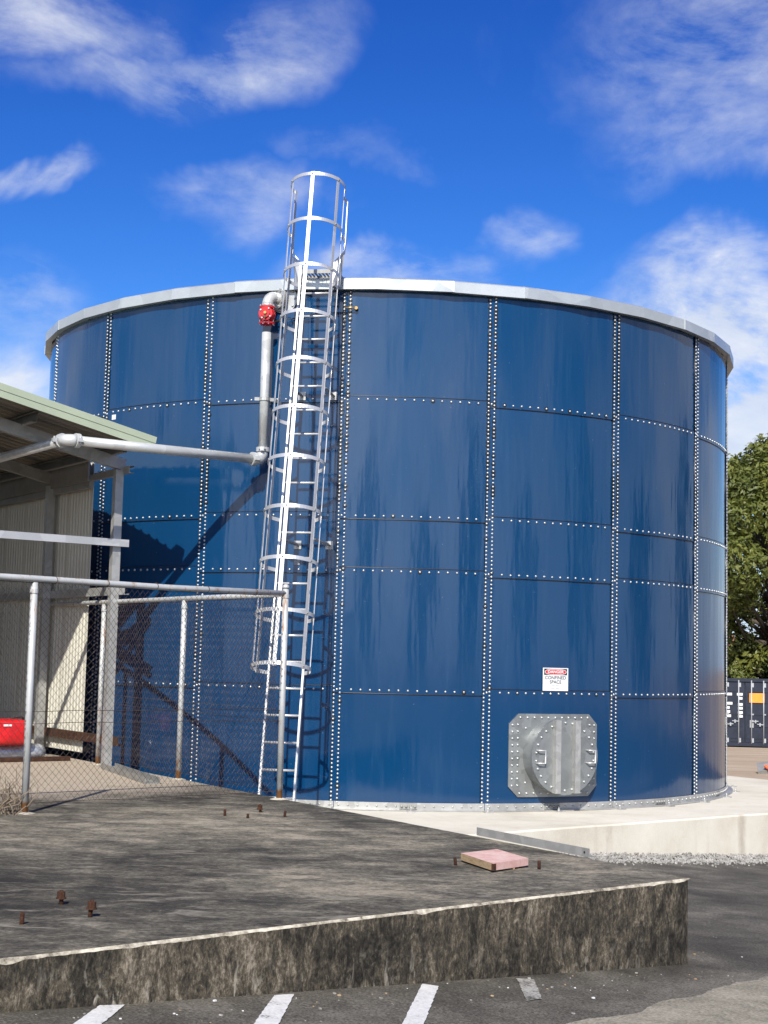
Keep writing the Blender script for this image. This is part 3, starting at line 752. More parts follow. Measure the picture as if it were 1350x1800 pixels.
for s in (-1, 1): mb.bar(plat_c+LS*s*.24-LO*.02, plat_c+LS*s*.24-LO*.62, .006, .05); 
for o in (.02, .32, .62): mb.bar(plat_c-LS*.24-LO*o, plat_c+LS*.24-LO*o, .006, .05)
mb.build('platform_frame', 'dull_galvanised', plat)
for k in range(11):
    mb = MB(); x = -.22+.44*k/10; mb.bar(plat_c+LS*x-LO*.02, plat_c+LS*x-LO*.62, .005, .03); mb.build('slat', 'dull_galvanised', plat)
for tt in (-1.35, -3.2, -.02):       # stand-off brackets back to the tank
    for s in (-1, 1):
        p = lp(s*.195, tt, -.02); rad = Vector((p.x-TX, p.y-TY, 0)); L = rad.length-TR-.012
        q = p-LO*(L+.0); mb = MB()
        if tt > -.5: q = p-LO*min(L, .17)
        mb.bar(p, q, .04, .006); mb.bar(p, q, .006, .04)
        if tt < -.5: mb.obox(q+LO*.004, LS*.045, UP*.05, LO*.004)
        mb.build('bracket', 'galvanised', lad)

# ------------------------------------------------------------------ supply pipe and valve
PU = Vector((.805, .593, 0)).normalized(); PV = Vector((-.56, .8285, 0)).normalized()
pa = Vector((-1.478, 17.785, 4.30)); ptop = Vector((-1.478, 17.785, 5.99)); pl = pa-PU*2.54; pe = pl+PV*6.0
pl.z = pa.z-.025; pe.z = pl.z
pipe = thing('supply_pipe', 'galvanised pipe from the shed rising to a red valve at the tank rim', 'pipe', (pa.x, pa.y, pa.z))
rp = .056
def elbow(mb, c, d0, d1, r, rad, n=9):
    c, d0, d1 = Vector(c), Vector(d0), Vector(d1); pts = []
    a = c-d0*rad; cen = a+d1*rad
    for i in range(n+1):
        f = i/n*math.pi/2; pts.append(cen-d1*rad*math.cos(f)+d0*rad*math.sin(f))
    mb.tube(pts, r, 16)
mb = MB(); mb.tube([pa-PU*.10, pl+PU*.10], rp, 18); mb.build('horizontal_pipe', 'pipe_metal', pipe)
mb = MB(); mb.tube([pa+UP*.11, ptop-UP*.13], rp, 18); mb.build('vertical_pipe', 'pipe_metal', pipe)
mb = MB(); mb.tube([pl+PV*.10, pe], rp, 18); mb.build('horizontal_pipe', 'pipe_metal', pipe)
mb = MB(); elbow(mb, pa, PU, UP, rp+.012, .10); mb.build('elbow', 'pipe_metal', pipe)
mb = MB(); elbow(mb, pl, -PU, PV, rp+.012, .10); mb.build('elbow', 'pipe_metal', pipe)
def coupling(p, d):
    mb = MB(); d = Vector(d).normalized(); p = Vector(p); mb.tube([p-d*.028, p-d*.026, p+d*.026, p+d*.028], [rp+.008, rp+.026, rp+.026, rp+.008], 18, smooth=False)
    x = d.cross(UP) if abs(d.z) < .9 else d.cross(Vector((1, 0, 0))); x.normalize()
    for s in (-1, 1):
        c = p+x*s*(rp+.032); mb.obox(c, x*.022, d*.024, d.cross(x)*.022); y = d.cross(x); mb.tube([c-y*.045, c+y*.045], .009, 6)
    mb.build('coupling', 'pipe_metal', pipe)
coupling(pa+UP*.125, UP); coupling(pa-PU*.13, PU); coupling(pl+PU*.13, PU); coupling(pl+PV*.13, PV)
# valve
vc = ptop+UP*.085
mb = MB(); mb.tube([vc-UP*.115, vc-UP*.113, vc-UP*.09, vc-UP*.088, vc-UP*.05, vc, vc+UP*.05, vc+UP*.078, vc+UP*.08, vc+UP*.103, vc+UP*.105],
                   [.06, .098, .098, .075, .096, .106, .096, .075, .098, .098, .06], 20, smooth=False)
vf = (-PV+Vector((0, 0, 0))).normalized(); vf = Vector((-.1, -1, 0)).normalized()
mb.disc(vc+vf*.05, vf, .085, .065, 20); valve = mb.build('valve', 'valve_red', pipe)
mb = MB(); mb.disc(vc+vf*.115, vf, .052, .02, 16); mb.build('valve_cap', 'valve_red', valve, True)
mb = MB(); mb.tube([vc+vf*.13, vc+vf*.16], .018, 6); mb.tube([vc+vf*.14-UP*.05, vc+vf*.16-UP*.055], .012, 6); mb.build('gland_nut', 'brass', valve, True)
mb = MB()
for k in range(8):
    a = k*math.pi/4+.3
    for z in (-.10, .09): mb.tube([vc+Vector((math.cos(a)*.086, math.sin(a)*.086, z-.024)), vc+Vector((math.cos(a)*.086, math.sin(a)*.086, z+.036))], .009, 6, smooth=False)
for k in range(4):
    a = k*math.pi/2+.6; x = vf.cross(UP); mb.tube([vc+vf*.11+x*math.cos(a)*.07+UP*math.sin(a)*.07, vc+vf*.132+x*math.cos(a)*.07+UP*math.sin(a)*.07], .010, 6)
mb.build('flange_bolts', 'bolt_cap', valve, True, kind='stuff')
mb = MB(); x = vf.cross(UP)
mb.tube([vc-x*.09+UP*.06, vc-x*.18+UP*.05, vc-x*.21-UP*.02, vc-x*.16-UP*.07, vc-x*.08-UP*.08], .009, 6, smooth=True); mb.tube([vc-x*.19-UP*.03, vc-x*.13-UP*.085], .016, 6); mb.build('bypass_tube', 'black_rubber', valve, True)
et = vc+UP*.22; ed = (Vector((TX, TY, 0))-Vector((et.x, et.y, 0))).normalized()
ed = (ed*.75+Vector((.66, 0, 0))*.75).normalized()
mb = MB(); elbow(mb, et+UP*.02, UP, ed, rp+.012, .11); mb.tube([vc+UP*.105, et-UP*.08], rp+.012, 18); mb.tube([et+UP*.02+ed*.10, et+UP*.02+ed*.34], rp+.012, 18)
mb.build('elbow', 'pipe_metal', pipe)
fl = et+UP*.02+ed*.16
mb = MB(); mb.disc(fl, ed, .125, .022, 24); mb.disc(fl+ed*.024, ed, .125, .022, 24)
for k in range(8):
    a = k*math.pi/4+.2; y = ed.cross(UP).normalized(); q = fl+(y*math.cos(a)+UP*math.sin(a))*.10; mb.tube([q-ed*.02, q+ed*.065], .010, 6, smooth=False)
mb.build('pipe_flange', 'galvanised', pipe)
fth = math.atan2((fl+ed*.12).x-TX, -((fl+ed*.12).y-TY)); fo = cyl(fth, 1, 0)
mb = MB(); c = Vector((TX, TY, et.z+.02))+fo*(TR+.006); mb.disc(c, fo, .175, .018, 28)
for k in range(10):
    a = k*math.pi/5; y = fo.cross(UP); bolt(mb, c+fo*.018+(y*math.cos(a)+UP*math.sin(a))*.15, fo, .013, False, .018)
mb.build('wall_flange', 'pipe_metal', pipe)
# pipe clamp to the tank and a cable
mb = MB(); q = Vector((pa.x, pa.y, 5.04)); x = Vector((.98, .2, 0)).normalized(); mb.tube([q-UP*.02, q+UP*.02], rp+.012, 16, smooth=False); mb.bar(q-x*.12, q+x*.13, .008, .04); mb.bar(q+x*.13, q+x*.26+Vector((.02, .30, -.06)), .006, .04)
mb.build('pipe_clamp', 'galvanised', pipe)
mb = MB(); sy = Vector((0, .02, 0)); mb.tube([vc+Vector((.05, .05, -.06)), vc+Vector((.28, .10, -.02)), vc+Vector((.62, .02, .05)), vc+Vector((.95, .0, .06)), Vector((-.52, 17.74, 6.18))], .007, 6); mb.build('sensor_cable', 'black_rubber', pipe)
mb = MB(); q = cyl(R_(-4.55), TR+.012, 0)+Vector((TX, TY, 6.184)); mb.tube([q, q+cyl(R_(-4.55), .05, 0)], .02, 10); mb.tube([q+cyl(R_(-4.55), .04, 0)-Vector((.14, 0, 0)), q+cyl(R_(-4.55), .04, 0)], .010, 8)
solo('tap_fitting', mb, 'brass', 'small brass fitting on the tank beside the top of the ladder', 'fitting', tuple(q))

# ------------------------------------------------------------------ shed
SU = PU.copy(); SV = PV.copy()
P1 = Vector((-3.17, 17.6, ZS)); SL = math.tan(R_(11.5))
shed = thing('open_shed', 'open steel shed with sage green roof edge beside the tank', 'shed', tuple(P1))
EA = Vector((-2.69, 16.98, 4.385))          # roof corner above the tank side
def roof_pt(du, dv, dz=0): return EA - SU*du + SV*dv + UP*(du*SL+dz)   # du up the slope, dv away from camera
RL, RW = 7.0, 9.5
rn = (UP+SU*SL).normalized()
def sheet_mesh():
    mb = MB(); w = .76; prof = []
    for k in range(4):
        b = k*.19; prof += [(b, 0), (b+.10, 0), (b+.125, .028), (b+.155, .028), (b+.18, 0)]
    prof.append((.775, 0))
    top = [(-SU*0 + SV*a + UP*h) for a, h in prof]; e = -SU*RL+UP*RL*SL
    n = len(prof); vs = [p for p in top]+[p+e for p in top]+[p-UP*.002 for p in top]+[p+e-UP*.002 for p in top]
    fs = []
    for i in range(n-1): fs += [(i, i+1, n+i+1, n+i), (2*n+i, 3*n+i, 3*n+i+1, 2*n+i+1), (i, 2*n+i, 2*n+i+1, i+1)]
    mb.add(vs, fs[0::3]+fs[2::3], 0); mb.add([], [], 0)
    o = len(mb.v)-len(vs)
    for f in fs[1::3]: mb.f.append(tuple(i+o for i in f)); mb.m.append(1); mb.sm.append(False)
    return mb.mesh('roof_sheet', ['sage_paint', 'roof_underside'])
sm = sheet_mesh()
for k in range(12):
    p = roof_pt(0, .012+k*.76)-P1; link('roof_sheet', sm, shed, tuple(p))
# barge capping on the near edge
mb = MB(); A = roof_pt(-.05, 0, .02); B = roof_pt(RL, 0, .02); sdir = (B-A).normalized(); pn = SV
prof = [(-.012, -.115), (-.004, -.115), (-.004, .03), (.16, .03), (.16, .036), (-.018, .036), (-.018, -.03), (-.012, -.034)]
mb.sweep(prof, [A, B], [(SV, rn)]*2); mb.build('barge_capping', 'sage_paint', shed)
mb = MB(); A = roof_pt(-.05, 0, .02); mb.bar(roof_pt(-.045, -.016, -.012), roof_pt(RL, -.016, -.012+.0), .006, .012, rn); mb.build('barge_fold', 'sage_paint', shed)
# purlins run away from the camera under the sheets
def c_profile(w, h, t=.004, lip=.015):
    return [(0, 0), (w, 0), (w, lip), (w-t, lip), (w-t, t), (t, t), (t, h-t), (w-t, h-t), (w-t, h-lip), (w, h-lip), (w, h), (0, h)]
for du in (.12, 1.25, 2.4, 3.55, 4.7, 5.85, 6.8):
    mb = MB(); p = roof_pt(du, .42, -.132); q = roof_pt(du, RW-.3, -.132)
    mb.sweep(c_profile(.06, .125), [p, q], [(-SU, rn)]*2); mb.build('purlin', 'dull_galvanised', shed)
# rafters and posts
posts_v = [0, 2.14, 4.9, 7.6]
base_dv = (P1-EA).dot(SV)
for k, dv in enumerate(posts_v):
    v0 = base_dv+dv
    mb = MB(); mb.bar(roof_pt(-.02, v0, -.205), roof_pt(RL-.1, v0, -.205), .075, .14, rn); mb.build('rafter', 'galvanised' if k == 0 else 'dull_galvanised', shed)
    for j, du in enumerate((None, RL-.3)):
        top = roof_pt(.045 if du is None else du, v0, -.27)
        if du is None: top = Vector((P1.x, P1.y, 0))+SV*dv; top.z = roof_pt((EA-top).dot(SU), v0, -.275).z
        mb = MB(); c = Vector((top.x, top.y, (ZS+top.z)/2)); mb.obox(c, SU*.05, SV*.045, UP*((top.z-ZS)/2)); mb.build('post', 'galvanised', shed)
        mb = MB(); mb.obox(Vector((top.x, top.y, ZS+.006)), SU*.085, SV*.085, UP*.006); mb.build('base_plate', 'galvanised', shed)
# front beam and side girts
mb = MB(); mb.bar(P1+UP*(3.24-ZS)+SU*.13-SV*.075, P1+UP*(3.24-ZS)-SU*(RL-.4)-SV*.075, .05, .085); mb.build('front_beam', 'bright_alloy', shed)
for z in (4.07, 2.63, .87):
    mb = MB(); p = Vector((P1.x, P1.y, z))+SU*.052-SV*.20; q = p+SV*8.6
    mb.sweep(c_profile(.06, .10 if z < 4 else .085), [p, q], [(SU, UP)]*2); mb.build('girt', 'galvanised' if z > 1 else 'rust', shed)
# wall cladding outside the girts
def clad_mesh(ht):
    mb = MB(); prof = []
    for k in range(8): b = k*.095; prof += [(b, 0), (b+.052, 0), (b+.062, .011), (b+.083, .011)]
    prof.append((.77, 0)); n = len(prof)
    for off, sgn in ((0, 1), (.002, -1)):
        vs = [SV*a+SU*(h+off)+UP*z for z in (0, ht) for a, h in prof]
        mb.add(vs, [((i, i+1, n+i+1, n+i) if sgn > 0 else (i, n+i, n+i+1, i+1)) for i in range(n-1)], 0)
    return mb.mesh('wall_sheet', 'cladding_paint')
cm = clad_mesh(3.60); cm2 = clad_mesh(4.35)
for k in range(10):
    link('wall_sheet', cm, shed, tuple(SU*.118+SV*(1.03+.76*k)+UP*(.10)))
mb = MB(); p = P1+SU*.118+SV*1.03+UP*.1; mb.bar(p-SV*.003+SU*.004, p-SV*.003+SU*.004+UP*3.58, .03, .01, SU); mb.build('corner_trim', 'cladding_paint', shed)
mb = MB(); p = P1+SU*.05+SV*.9; mb.bar(p+UP*(3.44), p+SV*7.4+UP*3.44, .06, .16); mb.obox(p-SU*.055+SV*3.7+UP*3.60, SU*.012, SV*3.72, UP*.165); mb.build('header', 'dull_galvanised', shed)

for k in range(11):  # unseen left wall, added to darken the inside of the shed
    link('wall_sheet', cm2 if k else cm2, shed, tuple(-SU*(RL-.25)+SV*(-.9+.76*k)+UP*.02))
for k in range(9):  # unseen rear wall, added to keep light out of the shed
    link('wall_sheet', cm2 if k > 3 else cm, shed, tuple(SV*7.75-SU*(.76*k+.70)+UP*.02), -math.pi/2)
# ------------------------------------------------------------------ chain-link fences
def chainlink(a, b, z0, z1, seed, lean=0.0):
    a, b = Vector(a), Vector(b); L = (b-a).length; d = (b-a)/L; nr = Vector((-d.y, d.x))
    st, dzz = .030, .033; mb = MB(); nk = int(L/st); nj = int((z1-z0)/dzz); r = .0019
    for k in range(nk):
        pts = []
        for j in range(nj+1):
            s = (k + (0 if (j+k) % 2 == 0 else 1))*st; z = z0+j*dzz
            bulge = .05*mnoise.noise(Vector((s*1.1+seed, z*1.3, 0)))+.02*mnoise.noise(Vector((s*4+seed, z*4, 5)))
            ds = .028*mnoise.noise(Vector((s*1.7, z*1.4, seed+9)))
            low = max(0, 1-(z-z0)/.5); bulge += low*low*.10*mnoise.noise(Vector((s*1.5, 0, seed)))
            lift = low*.06*mnoise.noise(Vector((s*1.2, 3, seed)))
            k2 = (1 if (j+k) % 2 else -1)*.0015
            p = a+d*min(L, max(0, s+ds))+nr*(bulge*min(1, (z1-z)/.2)+k2); pts.append((p.x, p.y, z+lift))
        mb.tube(pts, r, 3, 0, False, False)
    for zz in (z0+.02, (z0+z1)/2-.16, (z0+z1)/2-.26, z1-.02):
        pts = []
        for i in range(int(L/.15)+1):
            s = min(L, i*.15); p = a+d*s+nr*.004; pts.append((p.x, p.y, zz+.014*mnoise.noise(Vector((s*1.6, zz, seed)))))
        mb.tube(pts, .0024, 4, 0, False, False)
    return mb
FE = Vector((-.915, 14.16)); FL = Vector((-2.885, 12.40)); FD = (FL-FE).normalized(); ZR = 2.55
def post(par, xy, z1, lean=(0, 0), mat='rusting_post', r=.030, cap=True):
    mb = MB(); mb.tube([(xy.x, xy.y, ZS-.01), (xy.x+lean[0], xy.y+lean[1], z1)], r, 14)
    if cap: mb.tube([(xy.x+lean[0], xy.y+lean[1], z1), (xy.x+lean[0], xy.y+lean[1], z1+.025), (xy.x+lean[0], xy.y+lean[1], z1+.045)], [r+.005, r+.004, .008], 14)
    mb.tube([(xy.x+lean[0], xy.y+lean[1], z1-.09), (xy.x+lean[0], xy.y+lean[1], z1-.055)], r+.006, 14, smooth=False)
    mb.build('fence_post', mat, par)
    mb = MB(); n = 18; vs = [(xy.x, xy.y, ZS+.022)]; 
    for k in range(n):
        a = k*2*math.pi/n; q = .085+.035*mnoise.noise(Vector((math.cos(a)*2, math.sin(a)*2, xy.x))); vs.append((xy.x+math.cos(a)*q, xy.y+math.sin(a)*q, ZS+.001))
    mb.add(vs, [(0, 1+k, 1+(k+1) % n) for k in range(n)], 0); mb.build('mortar_collar', 'worn_lit_edge_concrete', par)
f1 = thing('chain_link_fence', 'rusty chain-link fence in front, from the ladder towards the left edge', 'fence', (FE.x, FE.y, ZS))
post(f1, FE, ZR+.045); post(f1, FL, ZR-.035, (-.01, .01), cap=False); post(f1, FL+FD*2.6, ZR-.035, cap=False)
mb = MB(); e = FL+FD*3.2; mb.tube([(FE.x, FE.y, ZR), ((FE.x+FL.x)/2, (FE.y+FL.y)/2, ZR-.012), (FL.x, FL.y, ZR-.004), (e.x, e.y, ZR)], .027, 14); mb.build('top_rail', 'rusting_post', f1)
chainlink(FE, FL+FD*3.2, ZS+.06, ZR-.01, 1.0).build('wire_mesh', 'rusty_wire', f1, kind='stuff')
mb = MB()
for s in (.35, .9, 1.45, 1.95, 2.45):
    p = FE+FD*s; mb.tube([(p.x+math.cos(a)*.003-FD.y*0, p.y, ZR) for a in (0, 1)], .0, 3) if False else None
    ax = Vector((FD.x, FD.y, 0)); y = Vector((-FD.y, FD.x, 0)); c = Vector((p.x, p.y, ZR-.006))
    mb.tube([c+(y*math.cos(k*math.pi/5)+UP*math.sin(k*math.pi/5))*.030+ax*.012*math.sin(k*math.pi/10) for k in range(11)], .003, 4, smooth=False)
mb.build('tie_wires', 'rusty_wire', f1, kind='stuff')
f2 = thing('chain_link_fence', 'second chain-link fence running back along the platform edge beside the tank', 'fence', (FE.x, FE.y, ZS))
A2 = FE+Vector((-.06, .09)); D2 = Vector((-.55, .835)).normalized(); 
pB = Vector((-2.128, 16.115)); pC = Vector((-3.33, 17.93))
for q in (pB, pC): post(f2, q, ZR-.02, cap=False)
end = pC+D2*2.0
mb = MB(); mb.tube([(A2.x, A2.y, ZR-.01), (pB.x, pB.y, ZR), (pC.x, pC.y, ZR), (end.x, end.y, ZR)], .026, 14); mb.build('top_rail', 'rusting_post', f2)
m1 = chainlink(A2, pB, ZS+.05, ZR-.01, 5.0); m2 = chainlink(pB, pC, ZS+.05, ZR-.01, 8.0); m1.add(m2.v, m2.f, 0); m1.build('wire_mesh', 'rusty_wire', f2, kind='stuff')

# ------------------------------------------------------------------ things lying on the platform
def channel(a, b, w, h, mat, name, label, tilt=0):
    a, b = Vector(a), Vector(b); d = (b-a).normalized(); sd = d.cross(UP).normalized(); t = .006
    if tilt: q = Matrix.Rotation(tilt, 3, d); 
    prof = [(-w/2, 0), (w/2, 0), (w/2, h), (w/2-t, h), (w/2-t, t), (-w/2+t, t), (-w/2+t, h), (-w/2, h)]
    mb = MB(); up = UP if not tilt else q @ UP; s2 = sd if not tilt else q @ sd
    mb.sweep(prof, [a, b], [(s2, up)]*2); solo(name, mb, mat, label, 'steel', tuple(a))
channel((-3.10, 17.35, ZS+.002), (-2.30, 15.45, ZS+.002), .16, .065, 'dull_galvanised', 'steel_channel', 'short grey steel channel lying on the platform at the foot of the shed post')
eb = C0+DB*1.02+Vector((.03, .02)); ea = C0+DB*2.35+Vector((.03, .02))
mb = MB(); a, b = Vector((ea.x, ea.y, ZS+.035)), Vector((eb.x, eb.y, ZS+.030)); d = (b-a).normalized(); sd = d.cross(UP)
mb.sweep([(-.03, -.03), (.03, -.03), (.03, .03), (.024, .03), (.024, -.024), (-.03, -.024)], [a, b], [(sd, UP)]*2)
mb.disc(b-d*.05+sd*.031, sd, .009, .001, 10, 1)
solo('steel_angle', mb, ['galvanised', 'sign_black'], 'long thin steel angle lying along the far edge of the platform', 'steel', tuple(a))
# pink board: painted top, one bare edge
pk = thing('pink_board', 'square pink painted board lying on the dark platform', 'board', (.79, 9.93, ZS))
c = Vector((.785, 9.92, ZS)); e1 = Vector((.185, -.20, 0)); e2 = Vector((.12, .145, 0))
c4 = [(.568, 10.10), (.745, 9.62), (1.0, 9.92), (.83, 10.36)]
mb = MB(); vs = [(x, y, ZS+.012) for x, y in c4]+[(x, y, ZS+.058) for x, y in c4]
mb.add(vs, [(4, 5, 6, 7)], 0); mb.f += [(1, 2, 6, 5), (2, 3, 7, 6)]; mb.m += [0, 0]; mb.sm += [False]*2
mb.f += [(0, 1, 5, 4), (3, 0, 4, 7), (3, 2, 1, 0)]; mb.m += [1]*3; mb.sm += [False]*3
mb.build('board', ['red_board', 'timber_edge'], pk)
mb = MB(); mb.box((.70, 9.80, ZS+.0005), (.90, 10.1, ZS+.0118)); mb.build('batten', 'timber_edge', pk)
mb = MB(); mb.obox((.752, 9.632, ZS+.035), (.012, .014, 0), (.004, -.004, 0), (0, 0, .02)); mb.build('steel_clip', 'rust', pk)
# anchor bolts left in the slab
def stub(x, y, h, nut, label):
    mb = MB(); lx, ly = random.uniform(-.008, .008), random.uniform(-.008, .008)
    mb.tube([(x, y, ZS-.01), (x+lx, y+ly, ZS+h)], .0105, 10)
    for k in range(int(h/.008)): mb.tube([(x+lx*k*.008/h, y+ly*k*.008/h, ZS+k*.008), (x+lx*k*.008/h, y+ly*k*.008/h, ZS+k*.008+.003)], .0122, 10, smooth=False)
    if nut: mb.tube([(x+lx, y+ly, ZS+h-.038), (x+lx, y+ly, ZS+h-.008)], .0225, 6, smooth=False); mb.tube([(x+lx, y+ly, ZS+h-.045), (x+lx, y+ly, ZS+h-.038)], .028, 12, smooth=False)
    solo('anchor_bolt', mb, 'rust', label, 'bolt', (x, y, ZS), 'rusty anchor bolts in the platform')
stub(-1.6516, 8.034, .075, True, 'rusty bolt with nut, farthest of the three at the lower left')
stub(-1.433, 7.682, .085, True, 'rusty bolt with nut, rightmost of the three at the lower left')
stub(-1.7175, 7.432, .06, False, 'rusty bolt without nut, leftmost of the three at the lower left')
stub(-1.2646, 12.60, .055, False, 'small rusty stub, leftmost of the four in front of the fence')
stub(-1.063, 12.47, .035, False, 'shortest rusty stub, second from left of the four in front of the fence')
stub(-.993, 12.945, .07, True, 'rusty bolt with nut, farthest of the four in front of the fence')
stub(-.768, 12.63, .05, False, 'rusty stub, rightmost of the four in front of the fence')
stub(.525, 9.93, .05, False, 'rusty stub at the left corner of the pink board')
stub(1.062, 9.84, .055, False, 'rusty stub at the right corner of the pink board')
# red soft case and foil-wrapped bundle by the shed wall
def blob_box(c, hx, hy, hz, ax, seed, rnd=.18, n=10, amp=.02):
    mb = MB(); ax = Vector(ax).normalized(); ay = Vector((-ax.y, ax.x, 0)); vs = []; idx = {}
    pts = []; fs = []
    def add(u, v, w):
        key = (round(u, 4), round(v, 4), round(w, 4))
        if key not in idx:
            p = Vector((u, v, w)); k = (abs(u)**6+abs(v)**6+abs(w)**6)**(1/6); p = p/k
            q = Vector((p.x*hx, p.y*hy, p.z*hz)); q *= 1+amp*mnoise.noise(Vector((p.x*2, p.y*2, p.z*2+seed)))/max(.05, hx)*.4
            idx[key] = len(pts); pts.append(Vector(c)+ax*q.x+ay*q.y+UP*q.z)
        return idx[key]
    for axis_ in range(3):
        for sg in (-1, 1):
            for i in range(n):
                for j in range(n):
                    q = []
                    for di, dj in ((0, 0), (1, 0), (1, 1), (0, 1)):
                        u, v = -1+2*(i+di)/n, -1+2*(j+dj)/n; t_ = [0, 0, 0]; t_[axis_] = sg; t_[(axis_+1) % 3] = u; t_[(axis_+2) % 3] = v; q.append(add(*t_))
                    fs.append(tuple(q) if sg > 0 else tuple(q[::-1]))
    mb.add(pts, fs, 0, True); return mb
rc = Vector((-4.62, 18.00, ZS)); 
bag = thing('red_case', 'bright red soft case on the foil bundle inside the fence', 'case', (rc.x, rc.y, ZS+.20))
blob_box((rc.x, rc.y, ZS+.35), .44, .24, .155, SU, 3, amp=.05).build('case_body', 'red_plastic', bag)
for dx in (-.1, .30):
    mb = MB(); c = rc+SU*dx+UP*.50-SV*.05; mb.tube([c-SU*.07, c-SU*.05+UP*.03, c+SU*.05+UP*.03, c+SU*.07], .014, 8); mb.build('carry_handle', 'black_cloth', bag)
mb = MB(); c = rc+SU*.10-SV*.245+UP*.44; mb.obox(c, SU*.05, UP*.012, SV*.003); mb.build('label_patch', 'sign_white', bag)
mb = MB(); p = rc-SU*.9+UP*.105; q = rc+SU*.66+UP*.105; n = 22; pts = []; rr = []
for i in range(n+1):
    f = i/n; pts.append(p.lerp(q, f)+UP*.006*mnoise.noise(Vector((f*9, 0, 1)))); rr.append((.102+.014*mnoise.noise(Vector((f*13, 2, 4))))*(1 if i < n else .72))
mb.tube(pts, rr, 18); solo('foil_bundle', mb, 'foil_wrap', 'silver foil-wrapped bundle on the ground under the red case', 'bundle', (p.x, p.y, ZS))
mb = MB(); p = rc+SU*.40-SV*.14+UP*.03; mb.bar(p-SU*.75, p+SU*.55, .07, .05); solo('timber_batten', mb, 'rust', 'dark brown timber batten lying in front of the foil bundle', 'batten', (p.x, p.y, ZS))
# dead creeper stems by the left fence post
mb = MB()
for i in range(26):
    x, y = FL.x+random.uniform(-.34, -.02), FL.y+random.uniform(-.18, .12); pts = [(x, y, ZS)]
    for k in range(5): x += random.gauss(.0, .05); y += random.gauss(.0, .03); pts.append((x, y, ZS+.02+.055*(k+1)*random.uniform(.4, 1.2)))
    mb.tube(pts, [.006, .005, .005, .004, .003, .002], 5, 0, False)
o = solo('dead_creeper', mb, 'dead_stem', 'dry brown creeper stems at the foot of the left fence post', 'plant', (FL.x, FL.y, ZS))
# litter and chips on the asphalt along the slab
i = 0
mb = MB()
for i in range(110):
    s = random.uniform(0, 5.5); o_ = abs(random.gauss(0, .35))+.03; p = C0+DF*s+Vector((.64, -.769))*o_
    if i % 6 == 0: p = Vector((random.uniform(1.0, 3.2), random.uniform(8.6, 11)))
    r = random.choice((.003, .003, .004, .005, .008)); a = random.uniform(0, 3)
    mb.obox((p.x, p.y, G(p.x, p.y)+r*.3), (r*math.cos(a), r*math.sin(a), 0), (-r*.7*math.sin(a), r*.7*math.cos(a), r*.1), (0, 0, r*.45), random.choice((0, 0, 1, 2)))
o = link('debris', mb.mesh('debris', ['gravel_stone', 'timber_edge', 'sign_white'])); o['kind'] = 'stuff'; o['label'] = 'scattered chips and leaf litter on the asphalt below the platform'; o['category'] = 'debris'

# ------------------------------------------------------------------ shipping container beyond
def container():
    base = Vector((15.60, 64.0, G(15.6, 64)+.02)); a = R_(-4); X_ = Vector((math.cos(a), math.sin(a), 0)); Y_ = Vector((-math.sin(a), math.cos(a), 0))
    t = thing('shipping_container', 'dark navy shipping container with white lock rods beyond the tank', 'container', tuple(base))
    P = lambda x, y, z: base+X_*x+Y_*y+UP*z
    W2, H, L = 1.22, 2.87, 6.06
    mb = MB(); mb.obox(P(0, L/2+.08, H/2+.06), X_*(W2-.03), Y_*(L/2-.08), UP*(H/2-.09)); mb.build('body', 'container_navy', t)
    mb = MB()
    for s in (-1, 1): mb.obox(P(s*(W2-.06), .06, H/2), X_*.06, Y_*.06, UP*(H/2))
    mb.obox(P(0, .06, H-.07), X_*(W2-.12), Y_*.06, UP*.07); mb.obox(P(0, .06, .08), X_*(W2-.12), Y_*.06, UP*.08)
    mb.build('door_frame', 'container_navy', t)
    for s in (-1, 1):
        mb = MB(); cx = s*.55
        mb.obox(P(cx, .075, H/2), X_*.535, Y_*.02, UP*(H/2-.17))
        for z in (.45, .95, 1.45, 1.95, 2.42): mb.obox(P(cx, .045, z), X_*.47, Y_*.014, UP*.13)
        d = mb.build('door', 'container_navy', t)
        for x in (s*.27, s*.78):
            mb = MB(); mb.tube([P(x, .0, .10), P(x, .0, H-.08)], .026, 8); mb.build('lock_rod', 'container_grey', d, True)
            for z in (.25, H-.28, 1.35):
                mb = MB(); mb.obox(P(x+.035, .015, z), X_*.06, Y_*.02, UP*(.09 if z != 1.35 else .03)); mb.build('rod_bracket', 'container_grey', d, True)
            mb = MB(); z = 1.05 if abs(x) < .5 else .92; mb.bar(P(x, -.03, z), P(x+s*.28*(1 if abs(x) < .5 else -1), -.03, z+.02), .03, .04); mb.obox(P(x+s*.16*(1 if abs(x) < .5 else -1), -.03, z), X_*.03, Y_*.02, UP*.07); mb.build('rod_handle', 'container_grey', d, True)
    mb = MB(); mb.obox(P(.50, -.012+.03, 2.05), X_*.32, Y_*.004, UP*.20); mb.build('placard', 'placard_orange', t)
    mb = MB(); mb.obox(P(.28, .018, .95), X_*.08, Y_*.004, UP*.16); mb.build('data_plate', 'sign_grey', t)
    for x, z, w_ in ((-.60, 2.19, .10), (-.17, 2.19, .12), (-.15, 2.02, .09), (-.62, 1.80, .14), (-.15, 1.76, .10), (-.68, 1.62, .08), (-.15, 1.60, .10), (-.66, 1.45, .08), (-.15, 1.42, .10), (-.66, 1.27, .12), (-.15, 1.26, .10)):
        mb = MB(); mb.obox(P(x-.05, .022, z), X_*w_, Y_*.004, UP*.055); mb.build('stencil_mark', 'sign_white', t)
container()
